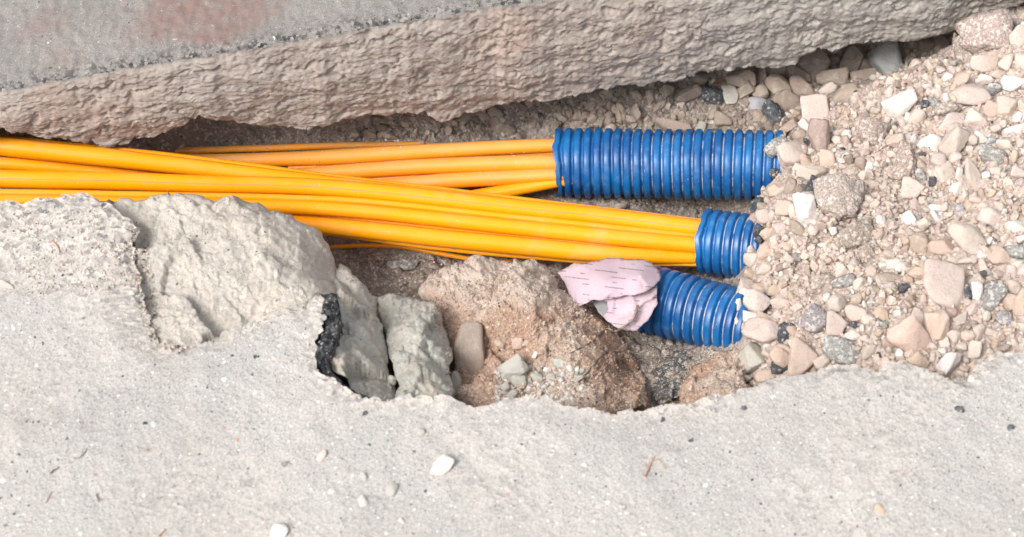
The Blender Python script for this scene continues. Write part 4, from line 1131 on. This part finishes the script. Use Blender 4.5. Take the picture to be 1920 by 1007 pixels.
items = []
def groove(px, py): 
    g = np.interp(px, [540, 640, 840, 1037], [314, 309, 294, 286]); h_ = np.interp(px, [560, 640, 840, 1037], [345, 341, 327, 322]); u = np.interp(px, [250, 400, 640, 800], [291, 285, 279, 272])
    return min(abs(py - g), abs(py - h_)) < 4 or (px < 760 and abs(py - u) < 6) or random.random() < .03
add_items([(300,280),(640,265),(1035,262),(1035,345),(880,362),(640,345),(300,300)], 260, 1.6, 5, 2, dict(L=.5, W=.3, T=.2), items, 0, trees=BVDD, mask=groove, sink=.2)
add_items([(0,260),(640,335),(1300,410),(1300,498),(900,475),(560,430),(0,370)], 90, 1.3, 3.4, 2, dict(L=.5, W=.3, T=.2), items, 0, trees=BVD, sink=.2)
gd = scatter('duct_grit', items, I1, 8, MAT['gravel']); tag(gd, 'fine pale grit caught in the grooves between the yellow ducts', 'grit', kind='stuff')

# ------------------------------------------------------------------ loose things on the pavement
def loose(px, py, lw, sw, ang, kind, lab, seed, name='pebble', cat='pebble'):
    o = put_stone(px, py, lw, sw, ang, kind, seed, .5, [BVH_PAV], .2, name); tag(o, lab, cat, 'loose bits lying on the pavement'); return o
PB = [(828,876,46,30,62,'W','largest white chip lying on the pavement in the foreground'),(604,854,23,15,70,'L','peach coloured oval pebble on the pavement left of the largest white chip'),
 (681,942,27,17,95,'W','white trapezoid chip on the pavement below the flat grey pebble'),(733,920,28,22,80,'S','flat rounded grey pebble pressed into the pavement'),(681,895,20,12,100,'S','small grey green sliver on the pavement above the white trapezoid chip'),
 (752,977,14,10,-60,'W','small white pebble on the pavement near the bottom edge'),(522,998,34,28,60,'W','pale white stone cut by the bottom edge of the photo'),(790,811,16,12,90,'S','grey pebble on the pavement above the largest white chip'),
 (535,870,16,10,10,'G','dark grey speck-like pebble left of the peach pebble'),(10,536,34,14,-30,'L','pale chip with a reddish side at the left edge of the pavement'),(1649,957,22,16,-50,'P','faded pink pebble at the lower right of the pavement'),
 (272,794,10,7,0,'K','tiny black pebble on the left pavement'),(300,935,15,7,10,'G','tiny grey oval bit near the bottom left'),(1295,826,10,7,30,'K','black speck right of the reddish twig'),(1395,766,12,9,40,'K','black fleck near the pavement edge below the lowest pipe'),
 (1243,788,12,8,70,'K','dark fleck above the reddish twig'),(1895,802,14,12,0,'K','black speck at the right edge of the pavement'),(1799,768,17,14,0,'K','black blot-like bit near the right pavement edge'),(1168,951,12,10,0,'G','grey bit below and left of the reddish twig'),
 (685,776,11,9,60,'K','dark bit just below the black asphalt strip'),(480,670,11,8,-20,'K','brownish dark bit on the pavement below the pale block')]
for i, (px, py, lw, sw, ang, k, lab) in enumerate(PB): loose(px, py, lw, sw, ang, k, lab, 3000 + i)
for px, py, lw, sw, a, lab in ((1384,571,22,11,95,'white drip-like chip lying on the lowest blue pipe'), (1381,602,14,7,90,'smaller white chip below the drip-like one on the lowest blue pipe'), (1392,548,20,15,0,'white pebble where the lowest blue pipe meets the gravel')):
    o = put_stone(px, py, lw, sw, a, 'W', 4001 + lw, .5, BVP, .2); 
    if o: tag(o, lab, 'stone', 'stones on the gravel heap and in the trench')

# ------------------------------------------------------------------ roots and twigs
mt = M('dry_root'); P_ = mt.coord('World'); mt.fin(mt.mix(mt.mr(mt.noise(P_, 90, 4), .35, .65), (.13, .09, .07), (.33, .27, .22)), .9); ROOT = mt.m
mt = M('reddish_twig'); mt.fin((.46, .26, .18), .85); TWIG = mt.m
def strand(pts, w0, w1, lift, trees, fixed=None):
    out = []
    for k, p in enumerate(pts):
        if len(p) == 3: q = at(np.array(p[0]), np.array(p[1]), p[2])
        else:
            h = hit(p[0], p[1], trees); q = np.array(h[0]) + np.array([0, 0, lift])
        out.append(q)
    f = proj(out[0])[2]; n = max(12, len(pts) * 8); Q = catmull(np.array(out), n); Q += .0012 * np.stack([fbm(Q, 60, 2, 3. + k) for k in range(3)], 1)
    return tube(Q, np.linspace(w0, w1, n) / 2 * f / FPX, 7)
def root_obj(name, label, cat, main, subs, mat, w, trees, lift=.003):
    V, F, *_x = strand(main, w, w * .45, lift, trees); o = mesh(name, V, F, mat=mat); tag(o, label, cat)
    for s_ in subs:
        V, F, *_x = strand(s_, w * .45, w * .15, lift, trees); mesh('rootlet', V, F, mat=mat, parent=o)
    return o
TT = TREES
root_obj('root', 'thick dry root hooking out of the crumpled paper onto the clay', 'root', [(1196,572,-.178),(1190,592,-.182),(1172,612,-.19),(1158,620,-.195),(1138,618),(1124,630),(1105,645),(1085,655),(1070,664)], [[(1158,620,-.195),(1150,640),(1130,655)]], ROOT, 5, TT)
root_obj('root', 'pale thin root running left to right over the cracked clay', 'root', [(1092,708),(1110,688),(1130,668),(1155,662),(1180,661),(1200,663,-.22),(1216,658,-.225)],
  [[(1130,668),(1124,655),(1122,645)],[(1100,698),(1085,706),(1075,720)],[(1175,662),(1195,672),(1215,672,-.24),(1240,672,-.25)],[(1155,662),(1160,680),(1150,700),(1128,712)],[(1160,680),(1175,700),(1190,715),(1210,725)],[(1128,712),(1135,735),(1150,750),(1175,758)],[(1128,712),(1145,720),(1160,740)],[(1180,661),(1190,690),(1205,705)],[(1165,690),(1185,697),(1200,690)],[(1140,695),(1120,700),(1108,712)]], ROOT, 3.6, TT)
root_obj('root', 'dark rootlet crossing the gravelly grey chunk below the lowest pipe', 'root', [(1220,674),(1250,672),(1280,672),(1305,665)], [], ROOT, 2.4, TT, .006)
root_obj('root', 'thin dark root crossing the orange strip under the lower bundle', 'root', [(798,452),(806,466),(812,478),(830,470),(850,462),(870,478)], [[(812,478),(835,474),(860,470)]], ROOT, 2.4, TT, .006)
root_obj('twig', 'small reddish forked twig on the near pavement', 'twig', [(1209,895),(1216,880),(1222,866),(1226,856)], [[(1222,866),(1234,864),(1243,870),(1248,884)],[(1216,880),(1212,872),(1206,868)]], TWIG, 4, [BVH_PAV], .002)
for lab, pts, w_, mt_ in (('tiny black twisted fibre on the left pavement', [(96,888),(101,882),(107,880),(111,876)], 3, ROOT), ('black zigzag fibre on the left pavement', [(139,860),(146,860),(153,856),(158,851),(164,840)], 2.4, ROOT),
    ('short straight brown stick on the pavement at the lower left', [(181,928),(183,936),(185,943)], 3, ROOT), ('thin reddish stick at the lower left of the pavement', [(86,944),(91,935),(97,922)], 2.6, TWIG),
    ('small brown bent stem on the rough pavement patch', [(97,452),(106,460),(112,474)], 3.5, TWIG), ('thin straw at the bottom edge of the pavement', [(298,1006),(306,998),(311,992)], 4, TWIG)):
    root_obj('fibre', lab, 'plant fibre', pts, [], mt_, w_, [BVH_PAV], .0015)
